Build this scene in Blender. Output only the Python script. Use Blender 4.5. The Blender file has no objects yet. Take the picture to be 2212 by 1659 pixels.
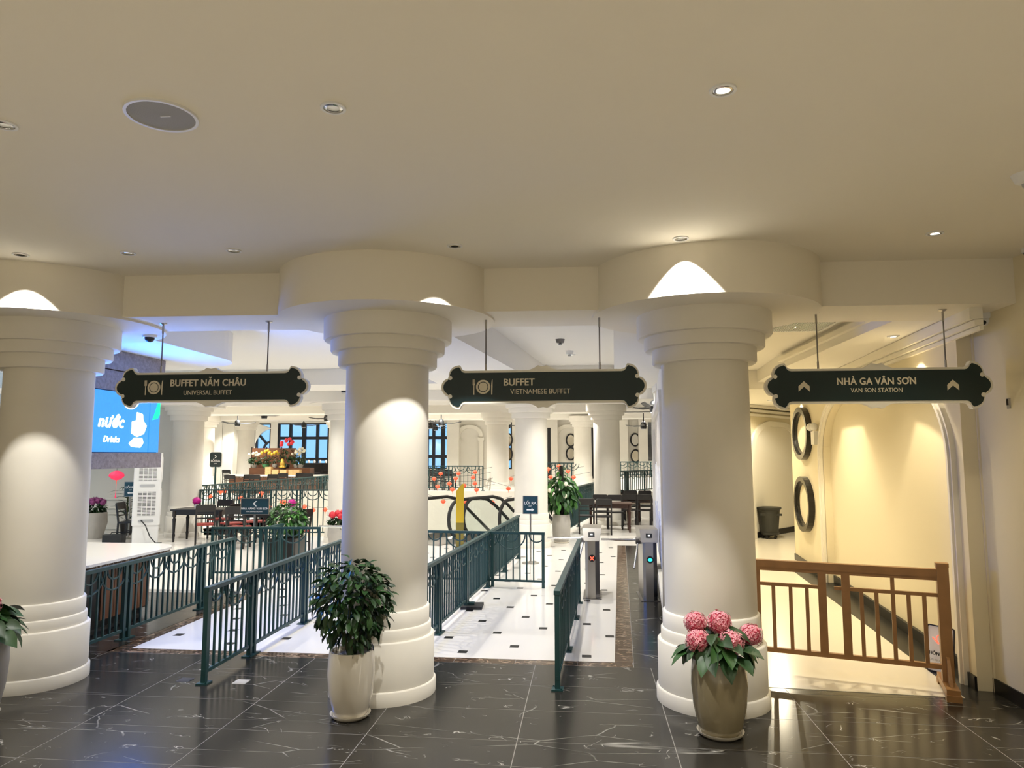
import bpy, math, random
from mathutils import Vector, Matrix
random.seed(7)
PI = math.pi
C = bpy.context.scene.collection
sc = bpy.context.scene

# ------------------------------------------------------------------ camera
F, CX, CY, H = 1534.0, 1106.0, 829.5, 2.0      # focal length in pixels of the 2212x1659 frame, eye height
PITCH, YAW = math.radians(5.7143), math.radians(5.8884)
cam = bpy.data.cameras.new('camera'); cam.sensor_width = 36.0; cam.lens = F / 2212 * 36
cam.clip_start = 0.05; cam.clip_end = 200
camo = bpy.data.objects.new('camera', cam); C.objects.link(camo)
camo.location = (0, 0, H); camo.rotation_euler = (PI/2 + PITCH, 0, YAW)
sc.camera = camo
# ------------------------------------------------------------------ world: dusk sky outside the windows
w = bpy.data.worlds.new('dusk_sky'); sc.world = w; w.use_nodes = True
bg = w.node_tree.nodes['Background']; bg.inputs[0].default_value = (0.24, 0.50, 0.92, 1); bg.inputs[1].default_value = 0.9
# ------------------------------------------------------------------ exposure
vs = sc.view_settings
vs.view_transform = 'Standard'; vs.look = 'None'; vs.gamma = 1; vs.use_curve_mapping = False; vs.exposure = 0.9
sc.cycles.max_bounces = 6; sc.cycles.diffuse_bounces = 4; sc.cycles.adaptive_threshold = 0.03; sc.cycles.glossy_bounces = 2; sc.cycles.transmission_bounces = 3; sc.cycles.caustics_reflective = False; sc.cycles.caustics_refractive = False
WARM = (1.0, 0.86, 0.62); NEUT = (1.0, 0.965, 0.90); COOL = (0.82, 0.90, 1.0); YEL = (1.0, 0.80, 0.48)

def add_light(kind, loc, power, color, size=0.05, angle=100, blend=0.4, target=None, sizey=None):
    l = bpy.data.lights.new('lamp_light', kind); l.energy = power; l.color = color
    o = bpy.data.objects.new('lamp_light', l); C.objects.link(o); o.location = loc
    if kind == 'SPOT':
        l.spot_size = math.radians(angle); l.spot_blend = blend; l.shadow_soft_size = size
    elif kind == 'AREA':
        l.shape = 'RECTANGLE'; l.size = size; l.size_y = sizey or size
    else:
        l.shadow_soft_size = size
    if target is not None:
        o.rotation_euler = (Vector(target) - Vector(loc)).to_track_quat('-Z', 'Y').to_euler()
    return o
# added fill: wide soft area light, unseen, well behind the camera
add_light('AREA', (-3.0, -4.6, 1.5), 34, (1.0, 0.91, 0.76), 10.0, target=(-2.5, 6, 2.6), sizey=2.6)

# ------------------------------------------------------------------ camera-matching helpers
def _ray(px, py):
    c, s = math.cos(PITCH), math.sin(PITCH); r, u = px - CX, CY - py
    fl = F*c - u*s; ul = u*c + F*s; cy, sy = math.cos(YAW), math.sin(YAW)
    return r*cy - fl*sy, r*sy + fl*cy, ul
def G(px, py, z=0.0):            # where the line of sight meets the level z
    x, y, u = _ray(px, py); t = (z - H)/u; return x*t, y*t
def PY(px, py, Y):               # where it meets the upright plane y = Y
    x, y, u = _ray(px, py); t = Y/y; return x*t, H + u*t

# ------------------------------------------------------------------ materials
MATS = {}
def nt(name):
    m = bpy.data.materials.new(name); m.use_nodes = True
    return m, m.node_tree, m.node_tree.nodes['Principled BSDF']
def mat(name, col, rough=0.5, metal=0.0, var=0.06, scale=6.0, bump=0.0, bscale=40.0, emit=None, estr=0.0, coat=0.0, trans=0.0, alpha=1.0, spec=None):
    if name in MATS: return MATS[name]
    m, t, b = nt(name); N, L = t.nodes, t.links
    b.inputs['Roughness'].default_value = rough; b.inputs['Metallic'].default_value = metal
    b.inputs['Coat Weight'].default_value = coat; b.inputs['Transmission Weight'].default_value = trans; b.inputs['Alpha'].default_value = alpha
    if spec is not None: b.inputs['Specular IOR Level'].default_value = spec
    geo = N.new('ShaderNodeNewGeometry')
    nz = N.new('ShaderNodeTexNoise'); nz.inputs['Scale'].default_value = scale; nz.inputs['Detail'].default_value = 1.5
    L.new(geo.outputs['Position'], nz.inputs['Vector'])
    mx = N.new('ShaderNodeMix'); mx.data_type = 'RGBA'
    mx.inputs[6].default_value = (*[c*(1-var) for c in col], 1); mx.inputs[7].default_value = (*[min(1, c*(1+var)) for c in col], 1)
    L.new(nz.outputs['Fac'], mx.inputs[0])
    if var > 0.03: L.new(mx.outputs[2], b.inputs['Base Color'])
    else: b.inputs['Base Color'].default_value = (*col, 1)
    if bump:
        n2 = N.new('ShaderNodeTexNoise'); n2.inputs['Scale'].default_value = bscale; n2.inputs['Detail'].default_value = 3
        L.new(geo.outputs['Position'], n2.inputs['Vector'])
        bp = N.new('ShaderNodeBump'); bp.inputs['Strength'].default_value = bump; bp.inputs['Distance'].default_value = 0.01
        L.new(n2.outputs['Fac'], bp.inputs['Height']); L.new(bp.outputs[0], b.inputs['Normal'])
    if emit:
        b.inputs['Emission Color'].default_value = (*emit, 1); b.inputs['Emission Strength'].default_value = estr; m.cycles.emission_sampling = 'NONE'      # tiny glows: seen, not sampled as lamps
    MATS[name] = m; return m
def marble(name, base, vein, rough, vscale=1.6, width=0.012, amount=0.5, base2=None, cover=0.5, lines=0.0):
    m, t, b = nt(name); N, L = t.nodes, t.links
    b.inputs['Roughness'].default_value = rough; b.inputs['Specular IOR Level'].default_value = 0.32
    def node(kind, **kw):
        n = N.new(kind)
        for k, v in kw.items(): n.inputs[k].default_value = v
        return n
    def math_(op, a, c):
        n = N.new('ShaderNodeMath'); n.operation = op
        for i, v in enumerate((a, c)):
            if v is None: continue
            if isinstance(v, (int, float)): n.inputs[i].default_value = v
            else: L.new(v, n.inputs[i])
        return n.outputs[0]
    def ramp(v, a0, a1, b0, b1):
        n = N.new('ShaderNodeMapRange'); L.new(v, n.inputs[0])
        for i, q in enumerate((a0, a1, b0, b1)): n.inputs[i+1].default_value = q
        return n.outputs[0]
    geo = N.new('ShaderNodeNewGeometry')
    mp = node('ShaderNodeMapping', Rotation=(0, 0, 0.5), Scale=(1, 1.9, 1)); L.new(geo.outputs['Position'], mp.inputs['Vector'])
    n1 = node('ShaderNodeTexNoise', Scale=vscale, Detail=4, Distortion=1.2); L.new(mp.outputs[0], n1.inputs['Vector'])
    v1 = ramp(math_('ABSOLUTE', math_('SUBTRACT', n1.outputs['Fac'], 0.5), None), 0, width, 1, 0)
    n2 = node('ShaderNodeTexNoise', Scale=vscale*1.7, Detail=3); L.new(mp.outputs[0], n2.inputs['Vector'])
    v = math_('MULTIPLY', math_('MULTIPLY', v1, ramp(n2.outputs['Fac'], cover, cover+0.08, 0, 1)), amount)
    if lines:                                  # long, nearly straight hairline veins
        mp2 = node('ShaderNodeMapping', Rotation=(0, 0, 0.16), Scale=(0.42, 1.7, 1)); L.new(geo.outputs['Position'], mp2.inputs['Vector'])
        nd = node('ShaderNodeTexNoise', Scale=3.0, Detail=2)
        L.new(mp2.outputs[0], nd.inputs['Vector'])
        mv = N.new('ShaderNodeMix'); mv.data_type = 'RGBA'; mv.inputs[0].default_value = 0.05; L.new(mp2.outputs[0], mv.inputs[6]); L.new(nd.outputs['Color'], mv.inputs[7])
        vo = N.new('ShaderNodeTexVoronoi'); vo.feature = 'DISTANCE_TO_EDGE'; vo.inputs['Scale'].default_value = 2.1; L.new(mv.outputs[2], vo.inputs['Vector'])
        n4 = node('ShaderNodeTexNoise', Scale=2.6, Detail=2); L.new(geo.outputs['Position'], n4.inputs['Vector'])
        vl = math_('MULTIPLY', math_('MULTIPLY', ramp(vo.outputs['Distance'], 0.0, 0.008, 1, 0), ramp(n4.outputs['Fac'], 0.44, 0.62, 0, 1)), lines)
        v = math_('MAXIMUM', v, vl)
    n3 = node('ShaderNodeTexNoise', Scale=2.3, Detail=4); L.new(geo.outputs['Position'], n3.inputs['Vector'])
    mb = N.new('ShaderNodeMix'); mb.data_type = 'RGBA'; mb.inputs[6].default_value = (*base, 1); mb.inputs[7].default_value = (*(base2 or [c*1.5 for c in base]), 1)
    L.new(n3.outputs['Fac'], mb.inputs[0])
    mx = N.new('ShaderNodeMix'); mx.data_type = 'RGBA'; mx.inputs[7].default_value = (*vein, 1)
    L.new(v, mx.inputs[0]); L.new(mb.outputs[2], mx.inputs[6]); L.new(mx.outputs[2], b.inputs['Base Color'])
    MATS[name] = m; return m
mat('plaster', (0.80, 0.765, 0.68), 0.75, var=0.05, scale=3)
mat('ceiling', (0.82, 0.77, 0.66), 0.85, var=0.015, scale=1.2)
mat('ceiling_white', (0.84, 0.81, 0.74), 0.85, var=0.015, scale=1.2)
mat('wall', (0.82, 0.74, 0.54), 0.7, var=0.02, scale=1.5)
mat('hall_wall', (0.80, 0.765, 0.68), 0.75, var=0.02, scale=1.5)
mat('moulding', (0.86, 0.82, 0.72), 0.6, var=0.01)
mat('grout', (0.26, 0.25, 0.235), 0.8)
marble('dark_marble', (0.014, 0.0135, 0.0125), (0.75, 0.74, 0.70), 0.19, 2.2, 0.008, 0.6, (0.042, 0.039, 0.034), 0.56, 0.42)
marble('brown_marble', (0.035, 0.018, 0.010), (0.5, 0.38, 0.27), 0.15, 5.0, 0.05, 0.65, (0.12, 0.07, 0.04), 0.42)
mat('black_stone', (0.010, 0.010, 0.010), 0.35, spec=0.25)
mat('white_marble', (0.86, 0.83, 0.77), 0.16, var=0.015, scale=2)
mat('cream_floor', (0.84, 0.79, 0.68), 0.2, var=0.02, scale=2)
mat('green_paint', (0.009, 0.048, 0.050), 0.45, var=0.15, scale=12)
mat('black_wood', (0.012, 0.010, 0.010), 0.35)
mat('brown_wood', (0.16, 0.065, 0.03), 0.4, var=0.25, scale=8)
mat('table_wood', (0.05, 0.018, 0.010), 0.35, var=0.3, scale=8)
mat('barrier_wood', (0.36, 0.185, 0.065), 0.42, var=0.22, scale=10)
mat('steel', (0.42, 0.40, 0.37), 0.32, 0.9, var=0.06, scale=9)
mat('steel_dark', (0.22, 0.21, 0.20), 0.35, 0.8)
mat('chrome', (0.75, 0.75, 0.75), 0.12, 1.0)
mat('black_plastic', (0.012, 0.013, 0.014), 0.4)
mat('rubber', (0.02, 0.02, 0.02), 0.7)
mat('bin_plastic', (0.028, 0.030, 0.027), 0.5)
mat('white_plastic', (0.80, 0.80, 0.79), 0.35, var=0.01)
mat('grey_plastic', (0.45, 0.46, 0.47), 0.5)
mat('speaker_mesh', (0.34, 0.34, 0.34), 0.7, bump=0.3, bscale=400)
mat('sign_green', (0.006, 0.022, 0.026), 0.3, var=0.05)
mat('sign_rim', (0.84, 0.81, 0.72), 0.4)
mat('sign_letter', (0.70, 0.64, 0.50), 0.45)
mat('panel_teal', (0.010, 0.055, 0.085), 0.35)
mat('white_letter', (0.85, 0.85, 0.85), 0.5)
mat('pot_white', (0.78, 0.73, 0.63), 0.12, var=0.03, coat=0.5)
mat('pot_olive', (0.36, 0.31, 0.20), 0.13, var=0.12, scale=9, coat=0.5)
mat('pot_grey', (0.42, 0.40, 0.36), 0.5, var=0.15)
mat('pot_dark', (0.03, 0.028, 0.026), 0.4)
mat('soil', (0.02, 0.014, 0.01), 0.9)
mat('leaf_dark', (0.014, 0.050, 0.012), 0.45, var=0.5, scale=14)
mat('leaf_mid', (0.025, 0.085, 0.018), 0.45, var=0.5, scale=14)
mat('leaf_light', (0.06, 0.20, 0.03), 0.35, var=0.4, scale=10)
mat('stem', (0.06, 0.07, 0.02), 0.6)
mat('pink', (0.62, 0.06, 0.12), 0.5, var=0.35, scale=60)
mat('pink_pale', (0.84, 0.30, 0.36), 0.5, var=0.45, scale=45)
mat('red_flower', (0.70, 0.03, 0.05), 0.5, var=0.3, scale=30)
mat('magenta', (0.62, 0.01, 0.30), 0.5, var=0.3, scale=40)
mat('purple', (0.20, 0.03, 0.14), 0.5, var=0.4, scale=40)
mat('yellow_flower', (0.80, 0.55, 0.05), 0.5, var=0.2, scale=30)
mat('white_flower', (0.82, 0.78, 0.62), 0.5, var=0.1, scale=30)
mat('lantern', (0.85, 0.10, 0.045), 0.6, emit=(1.0, 0.14, 0.06), estr=0.35)
mat('lantern_pink', (0.80, 0.03, 0.10), 0.6, emit=(1.0, 0.04, 0.12), estr=0.25)
mat('yellow_panel', (0.55, 0.38, 0.02), 0.3, emit=None)
mat('yellow_glaze', (0.20, 0.16, 0.03), 0.25)
mat('stone', (0.30, 0.255, 0.24), 0.85, var=0.45, scale=26, bump=1.0, bscale=45)
mat('led_blue', (0.02, 0.10, 0.3), 0.5, var=0.3, scale=30, emit=(0.035, 0.26, 0.85), estr=0.75)
mat('led_white', (0.8, 0.8, 0.8), 0.5, emit=(1.0, 1.0, 1.0), estr=1.6)
mat('led_green', (0.0, 0.5, 0.2), 0.5, emit=(0.0, 0.75, 0.32), estr=0.9)
mat('led_red', (0.5, 0.02, 0.02), 0.5, emit=(1.0, 0.10, 0.05), estr=1.2)
mat('led_teal', (0.02, 0.3, 0.3), 0.5, emit=(0.02, 0.72, 0.70), estr=1.2)
mat('lamp_lens', (0.9, 0.9, 0.85), 0.4, emit=(1.0, 0.94, 0.80), estr=5.0)
mat('lamp_lens_dim', (0.5, 0.48, 0.42), 0.15, 0.3, emit=(1.0, 0.9, 0.7), estr=0.12)
mat('lamp_off', (0.03, 0.03, 0.028), 0.25)
mat('black_frame', (0.010, 0.010, 0.010), 0.28)
mat('mirror', (0.80, 0.76, 0.66), 0.05, 1.0, var=0.01)
mat('art_sky', (0.62, 0.58, 0.52), 0.6, var=0.1)
mat('art_peak', (0.80, 0.82, 0.88), 0.6, var=0.25, scale=9)
mat('art_blue', (0.42, 0.45, 0.60), 0.6, var=0.6, scale=14)
mat('gold', (0.75, 0.50, 0.10), 0.3, 0.8)
mat('bamboo', (0.68, 0.44, 0.20), 0.6, var=0.12, scale=20)
mat('red_cushion', (0.30, 0.045, 0.035), 0.7, var=0.2)
mat('green_glaze', (0.06, 0.25, 0.10), 0.25)
mat('cable', (0.02, 0.02, 0.02), 0.6)
mat('frame_blue', (0.004, 0.008, 0.016), 0.4)
def glass_mat():
    m, t, b = nt('glass'); N, L = t.nodes, t.links
    tr = N.new('ShaderNodeBsdfTransparent'); tr.inputs[0].default_value = (0.93, 0.97, 0.96, 1)
    gl = N.new('ShaderNodeBsdfGlossy'); gl.inputs['Roughness'].default_value = 0.03
    mx = N.new('ShaderNodeMixShader'); mx.inputs[0].default_value = 0.07
    L.new(tr.outputs[0], mx.inputs[1]); L.new(gl.outputs[0], mx.inputs[2])
    L.new(mx.outputs[0], N['Material Output'].inputs['Surface']); MATS['glass'] = m
glass_mat()

# ------------------------------------------------------------------ mesh builder
class MB:
    def __init__(s): s.v, s.f, s.sm = [], [], []
    def add(s, vs, fs, smooth=False, M=None):
        n = len(s.v)
        s.v += [tuple(M @ Vector(p)) for p in vs] if M else [tuple(p) for p in vs]
        s.f += [tuple(i + n for i in f) for f in fs]; s.sm += [smooth]*len(fs); return s
    def box(s, x0, x1, y0, y1, z0, z1, M=None):
        vs = [(x, y, z) for z in (z0, z1) for y in (y0, y1) for x in (x0, x1)]
        return s.add(vs, [(0,2,3,1), (4,5,7,6), (0,1,5,4), (2,6,7,3), (0,4,6,2), (1,3,7,5)], M=M)
    def cbox(s, cx, cy, cz, sx, sy, sz, M=None):
        return s.box(cx-sx/2, cx+sx/2, cy-sy/2, cy+sy/2, cz-sz/2, cz+sz/2, M)
    def bar(s, a, b, w, h=None, up=(0, 0, 1)):
        a, b = Vector(a), Vector(b); h = h or w; d = (b - a).normalized()
        u = Vector(up)
        if abs(d.dot(u)) > 0.98: u = Vector((0, 1, 0))
        x = d.cross(u).normalized(); y = x.cross(d).normalized()
        vs = [p + x*sx*w/2 + y*sy*h/2 for p in (a, b) for sy in (-1, 1) for sx in (-1, 1)]
        return s.add(vs, [(0,1,3,2), (4,6,7,5), (0,4,5,1), (2,3,7,6), (0,2,6,4), (1,5,7,3)])
    def lathe(s, prof, n=24, M=None, smooth=True, cap=True):
        k = len(prof); vs = []
        for r, z in prof: vs += [(r*math.cos(2*PI*i/n), r*math.sin(2*PI*i/n), z) for i in range(n)]
        fs = [(j*n+i, j*n+(i+1) % n, (j+1)*n+(i+1) % n, (j+1)*n+i) for j in range(k-1) for i in range(n)]
        s.add(vs, fs, smooth, M)
        if cap:
            m = len(s.v) - len(vs)
            if prof[0][0] > 1e-4: s.f.append(tuple(m+i for i in reversed(range(n)))); s.sm.append(False)
            if prof[-1][0] > 1e-4: s.f.append(tuple(m+(k-1)*n+i for i in range(n))); s.sm.append(False)
        return s
    def tube(s, pts, r, n=6, closed=False, smooth=True):
        pts = [Vector(p) for p in pts]; k = len(pts); vs = []; px = None
        for i, p in enumerate(pts):
            a = pts[i-1] if (i or closed) else p; b = pts[(i+1) % k] if (i < k-1 or closed) else p
            d = (b - a).normalized()
            if px is None:
                px = d.cross(Vector((0, 0, 1)))
                if px.length < 0.05: px = d.cross(Vector((0, 1, 0)))
            px = (px - d*px.dot(d)).normalized(); y = d.cross(px)
            rr = r[i] if isinstance(r, (list, tuple)) else r
            vs += [p + (px*math.cos(2*PI*j/n) + y*math.sin(2*PI*j/n))*rr for j in range(n)]
        fs = [(i*n+j, i*n+(j+1) % n, ((i+1) % k)*n+(j+1) % n, ((i+1) % k)*n+j) for i in range(k if closed else k-1) for j in range(n)]
        s.add(vs, fs, smooth)
        if not closed:
            m = len(s.v) - len(vs); s.f += [tuple(m+j for j in reversed(range(n))), tuple(m+(k-1)*n+j for j in range(n))]; s.sm += [False]*2
        return s
    def prism(s, poly, z0, z1, M=None, smooth=False):   # polygon in xy pulled from z0 to z1 (counter-clockwise)
        n = len(poly); vs = [(x, y, z0) for x, y in poly] + [(x, y, z1) for x, y in poly]
        s.add(vs, [tuple(reversed(range(n))), tuple(range(n, 2*n))] , False, M)
        m = len(s.v) - 2*n
        for i in range(n): s.f.append((m+i, m+(i+1) % n, m+n+(i+1) % n, m+n+i)); s.sm.append(smooth)
        return s
    def ring(s, outer, inner, z0, z1, M=None):           # two loops of the same count, a flat frame with thickness
        n = len(outer)
        vs = [(x, y, z) for z in (z0, z1) for L in (outer, inner) for x, y in L]; fs = []
        for i in range(n):
            j = (i+1) % n
            fs += [(2*n+i, 2*n+j, 3*n+j, 3*n+i), (i, n+i, n+j, j), (i, j, 2*n+j, 2*n+i), (n+i, 3*n+i, 3*n+j, n+j)]
        return s.add(vs, fs, False, M)
    def ball(s, c, r, n=10, m=6, M=None, sq=(1, 1, 1)):
        vs = []; 
        for j in range(m+1):
            t = PI*j/m
            vs += [(c[0]+r*sq[0]*math.sin(t)*math.cos(2*PI*i/n), c[1]+r*sq[1]*math.sin(t)*math.sin(2*PI*i/n), c[2]-r*sq[2]*math.cos(t)) for i in range(n)]
        return s.add(vs, [(j*n+i, j*n+(i+1) % n, (j+1)*n+(i+1) % n, (j+1)*n+i) for j in range(m) for i in range(n)], True, M)
    def mesh(s, name, m):
        me = bpy.data.meshes.new(name); me.from_pydata(s.v, [], s.f)
        me.polygons.foreach_set('use_smooth', s.sm); me.update()
        if any(s.sm): me.set_sharp_from_angle(angle=math.radians(50))
        me.materials.append(MATS[m] if isinstance(m, str) else m); return me
    def build(s, name, m, parent=None, loc=(0, 0, 0), rz=0.0):
        return link(name, s.mesh(name, m), parent, loc, rz)
def link(name, me, parent=None, loc=(0, 0, 0), rz=0.0, scale=None, rot=None):
    o = bpy.data.objects.new(name, me); C.objects.link(o); o.location = loc
    o.rotation_euler = rot if rot else (0, 0, rz)
    if scale: o.scale = scale
    if parent: o.parent = parent
    return o
def thing(name, label, cat, loc=(0, 0, 0), rz=0.0, group=None, kind=None):
    return tag(link(name, None, None, loc, rz), label, cat, group, kind)
def tag(o, label, cat, group=None, kind=None):
    o['label'] = label; o['category'] = cat
    if group: o['group'] = group
    if kind: o['kind'] = kind
    return o
def struct(o, label=None):
    o['kind'] = 'structure'
    if label: o['label'] = label
    return o
def dup(root, loc, rz, label):
    r = root.copy(); C.objects.link(r); r.location = loc; r.rotation_euler = (0, 0, rz); r['label'] = label
    for ch in list(root.children):
        c = ch.copy(); C.objects.link(c); c.parent = r
        for g in list(ch.children):
            d = g.copy(); C.objects.link(d); d.parent = c
    return r
def arc(cx, cy, r, a0, a1, n, ry=None):
    return [(cx + r*math.cos(a0 + (a1-a0)*i/n), cy + (ry or r)*math.sin(a0 + (a1-a0)*i/n)) for i in range(n+1)]
def rrect(x0, x1, y0, y1, r, n=5):
    return arc(x1-r, y0+r, r, -PI/2, 0, n) + arc(x1-r, y1-r, r, 0, PI/2, n) + arc(x0+r, y1-r, r, PI/2, PI, n) + arc(x0+r, y0+r, r, PI, 1.5*PI, n)
def text(name, body, size, m, parent, loc, rot=(PI/2, 0, 0), weight=0.0, depth=0.002, align='CENTER', shear=0.0, sx=1.0, space=1.0):
    horn = body.find('Ơ'); body = body.replace('Ơ', 'O')
    cu = bpy.data.curves.new('lettering', 'FONT'); cu.body = body; cu.size = size; cu.align_x = align; cu.align_y = 'CENTER'
    cu.extrude = depth; cu.shear = shear; cu.resolution_u = 3; cu.space_character = space + weight*1.5
    o = bpy.data.objects.new('lettering', cu); C.objects.link(o)
    dg = bpy.context.evaluated_depsgraph_get(); m0 = bpy.data.meshes.new_from_object(o.evaluated_get(dg))
    hv = None
    if horn >= 0:                                 # the horn of the letter, set at the shoulder of its round
        full = [v.co.x for v in m0.vertices]; ys = [v.co.y for v in m0.vertices]; x0, x1, y0 = min(full), max(full), min(ys)
        cu.body = body[:horn+1]; cu.align_x = 'LEFT'; dg.update(); o.data = cu
        m1 = bpy.data.meshes.new_from_object(o.evaluated_get(bpy.context.evaluated_depsgraph_get())); xr = max(v.co.x for v in m1.vertices) - min(v.co.x for v in m1.vertices) + x0
        bpy.data.meshes.remove(m1); ht = y0 + size*0.73; hv = [(xr-0.12*size, ht-0.10*size), (xr+0.02*size, ht-0.06*size), (xr+0.05*size, ht+0.08*size), (xr+0.10*size, ht+0.06*size), (xr+0.10*size, ht-0.06*size), (xr+0.02*size, ht-0.17*size)]
    bpy.data.objects.remove(o); bpy.data.curves.remove(cu)
    vs0 = [tuple(v.co) for v in m0.vertices]; fs0 = [tuple(q.vertices) for q in m0.polygons]; bpy.data.meshes.remove(m0)
    b = MB(); k = weight*size                     # heavier strokes: the letter shape widened by small shifts
    for i, (dx, dy) in enumerate(((0, 0), (k, 0), (-k, 0), (0, k*0.6), (0, -k*0.6)) if weight else ((0, 0),)): b.add([(x+dx, y+dy, z+i*0.0003) for x, y, z in vs0], fs0)
    if hv: b.prism(hv[::-1], -depth, depth)
    me = b.mesh('lettering', m)
    return link(name, me, parent, loc, rot=rot, scale=(sx, 1, 1))


# ================================================================== SETTING
def slab(name, poly, z0, z1, m, label=None):
    return struct(MB().prism(poly, z0, z1).build(name, m), label)
def rect(x0, x1, y0, y1): return [(x0, y0), (x1, y0), (x1, y1), (x0, y1)]
def WX(y): return 3.32 + 0.0905*(y - 6.81)            # face of the corridor's long wall
def MX(y): return 1.03 + 0.077*(y - 9.83)             # face of the wall with the mountain mural
def BX(y): return 0.26 + 0.0466*(y - 7.19)            # edge of the white floor beside the brown border
# --- dark floor of the lobby: bed, tiles
dark = slab('floor', rect(-9.2, 3.7, -5.2, 16.4), -0.06, -0.001, 'grout', 'black marble tile floor of the lobby')
MB().prism(rect(-9.2, 3.7, -5.2, 3.358-0.004), -0.03, 0).build('bounce_floor', 'cream_floor', dark)  # unseen floor around the camera, made pale to bounce light onto the ceiling
TX, TY, GAP = 1.092, 0.612, 0.0032
tm = MB().box(-TX/2+GAP, TX/2-GAP, -TY/2+GAP, TY/2-GAP, -0.03, 0).mesh('tile', 'dark_marble')
for i in range(-8, 4):
    for j in range(-6, 6):
        cx, cy = -0.5 + TX*(i+0.5), 7.03 + TY*(j+0.5)
        if j >= 0 and (cx > -4.9 or j > 4): continue
        if cx > 3.6: continue
        link('tile', tm, dark, (cx, cy, 0))
y = 7.03
while y < 16.2:                                          # dark strip beside the mural wall
    y1 = min(y + TY, 16.3); b0, b1 = BX(y)+0.18, BX(y1)+0.18
    MB().prism([(b0+GAP, y+GAP), (max(MX(y), 1.0)+0.3, y+GAP), (max(MX(y1), 1.0)+0.3, y1-GAP), (b1+GAP, y1-GAP)], -0.03, 0).build('tile', 'dark_marble', dark)
    ys = max(y, 7.19); MB().prism([(BX(ys)+GAP, ys+GAP), (BX(ys)+0.18-GAP, ys+GAP), (b1-GAP, y1-GAP), (BX(y1)+GAP, y1-GAP)], -0.03, 0).build('border_tile', 'brown_marble', dark)
    y = y1
x = -4.9
while x < 0.43:                                          # brown border in front of the white floor
    x1 = min(x + 0.6, 0.43); MB().box(x+0.002, x1-0.002, 7.034, 7.187, -0.03, 0).build('border_tile', 'brown_marble', dark); x = x1
y = 7.19
while y < 10.3:
    y1 = min(y + 0.6, 10.3); MB().box(-4.88, -4.72-0.002, y+0.002, y1-0.002, -0.03, 0).build('border_tile', 'brown_marble', dark); y = y1
# --- white floor with black insets
wf = slab('floor', [(-4.72, 7.19), (BX(7.19), 7.19), (BX(16.3), 16.3), (-4.72, 16.3)], -0.05, 0.0, 'white_marble', 'white marble floor with small black inset tiles')
for r in (rect(-22, -4.72, 10.3, 16.3), rect(-22, 4.2, 16.3, 17.25), rect(-1.0, 4.2, 17.25, 23.4), rect(-22, -10.45, 17.25, 23.4)):
    slab('floor', r, -0.3, 0.0, 'white_marble', 'white marble floor further into the hall')
im = MB().box(-0.047, 0.047, -0.047, 0.047, -0.02, 0.0012).mesh('inset_tile', 'black_stone')
n = 0
for a in range(-30, 40):
    for b in range(-20, 40):
        px_, py_ = -1.27 + 0.505*a - 0.25*b, 7.40 + 0.26*a + 0.552*b
        if -4.65 < px_ < BX(py_) - 0.05 and 7.25 < py_ < 16.2: link('inset_tile', im, wf, (px_, py_, 0)); n += 1
# --- rear platform, atrium faces and the floor below
slab('floor', rect(-22, 6, 23.4, 38.4), -0.4, 0.4, 'white_marble', 'raised white floor at the rear of the hall')
slab('wall_atrium', rect(-10.6, 0.2, 23.38, 23.6), -4, 0.82, 'hall_wall', 'white upstand wall along the far side of the atrium')
slab('wall_atrium', rect(-10.6, -10.45, 17.0, 23.4), -4, -0.01, 'hall_wall')
slab('wall_atrium', rect(-10.6, -0.9, 17.25, 17.35), -4, -0.02, 'hall_wall')
slab('wall_atrium', rect(-1.02, -0.9, 17.25, 23.4), -4, -0.02, 'hall_wall')
slab('floor', rect(-10.6, -0.9, 17.2, 23.5), -4.1, -4.0, 'white_marble', 'floor of the storey below the atrium')
# --- corridor floor
slab('floor', [(1.42, 6.58), (3.10, 6.45), (3.62, 14.0), (4.05, 20), (1.42, 20)], -0.03, 0.003, 'cream_floor', 'pale cream floor of the corridor to the station')
slab('floor', [(3.0, 14.0), (8, 14.75), (8, 23), (3.0, 23)], -0.03, 0.0025, 'cream_floor', 'pale cream floor around the corridor corner')
slab('floor', rect(1.2, 8, 6.3, 22), -0.05, -0.0004, 'black_stone', 'black stone edge of the corridor floor')
# --- lobby ceiling and the beam with round drums
CE = 3.58
slab('ceiling', rect(-9.2, 3.7, -5.2, 6.0), CE, CE+0.2, 'ceiling', 'beige ceiling of the lobby')
slab('trim_1', [(-9.2, 5.66), (3.5, 5.98), (3.5, 6.70), (-9.2, 6.40)], 3.21, CE+0.2, 'ceiling', 'beige beam running over the columns')
DR = ((-4.95, 6.10), (-1.75, 6.16), (1.02, 6.20))
for i, (dx, dy) in enumerate(DR):
    struct(MB().lathe([(0.95, 3.19), (0.95, CE+0.1)], 96).build('trim_%d' % (2+i), 'ceiling', None, (dx, dy, 0)), 'round beige drum in the beam above a column')
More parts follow.
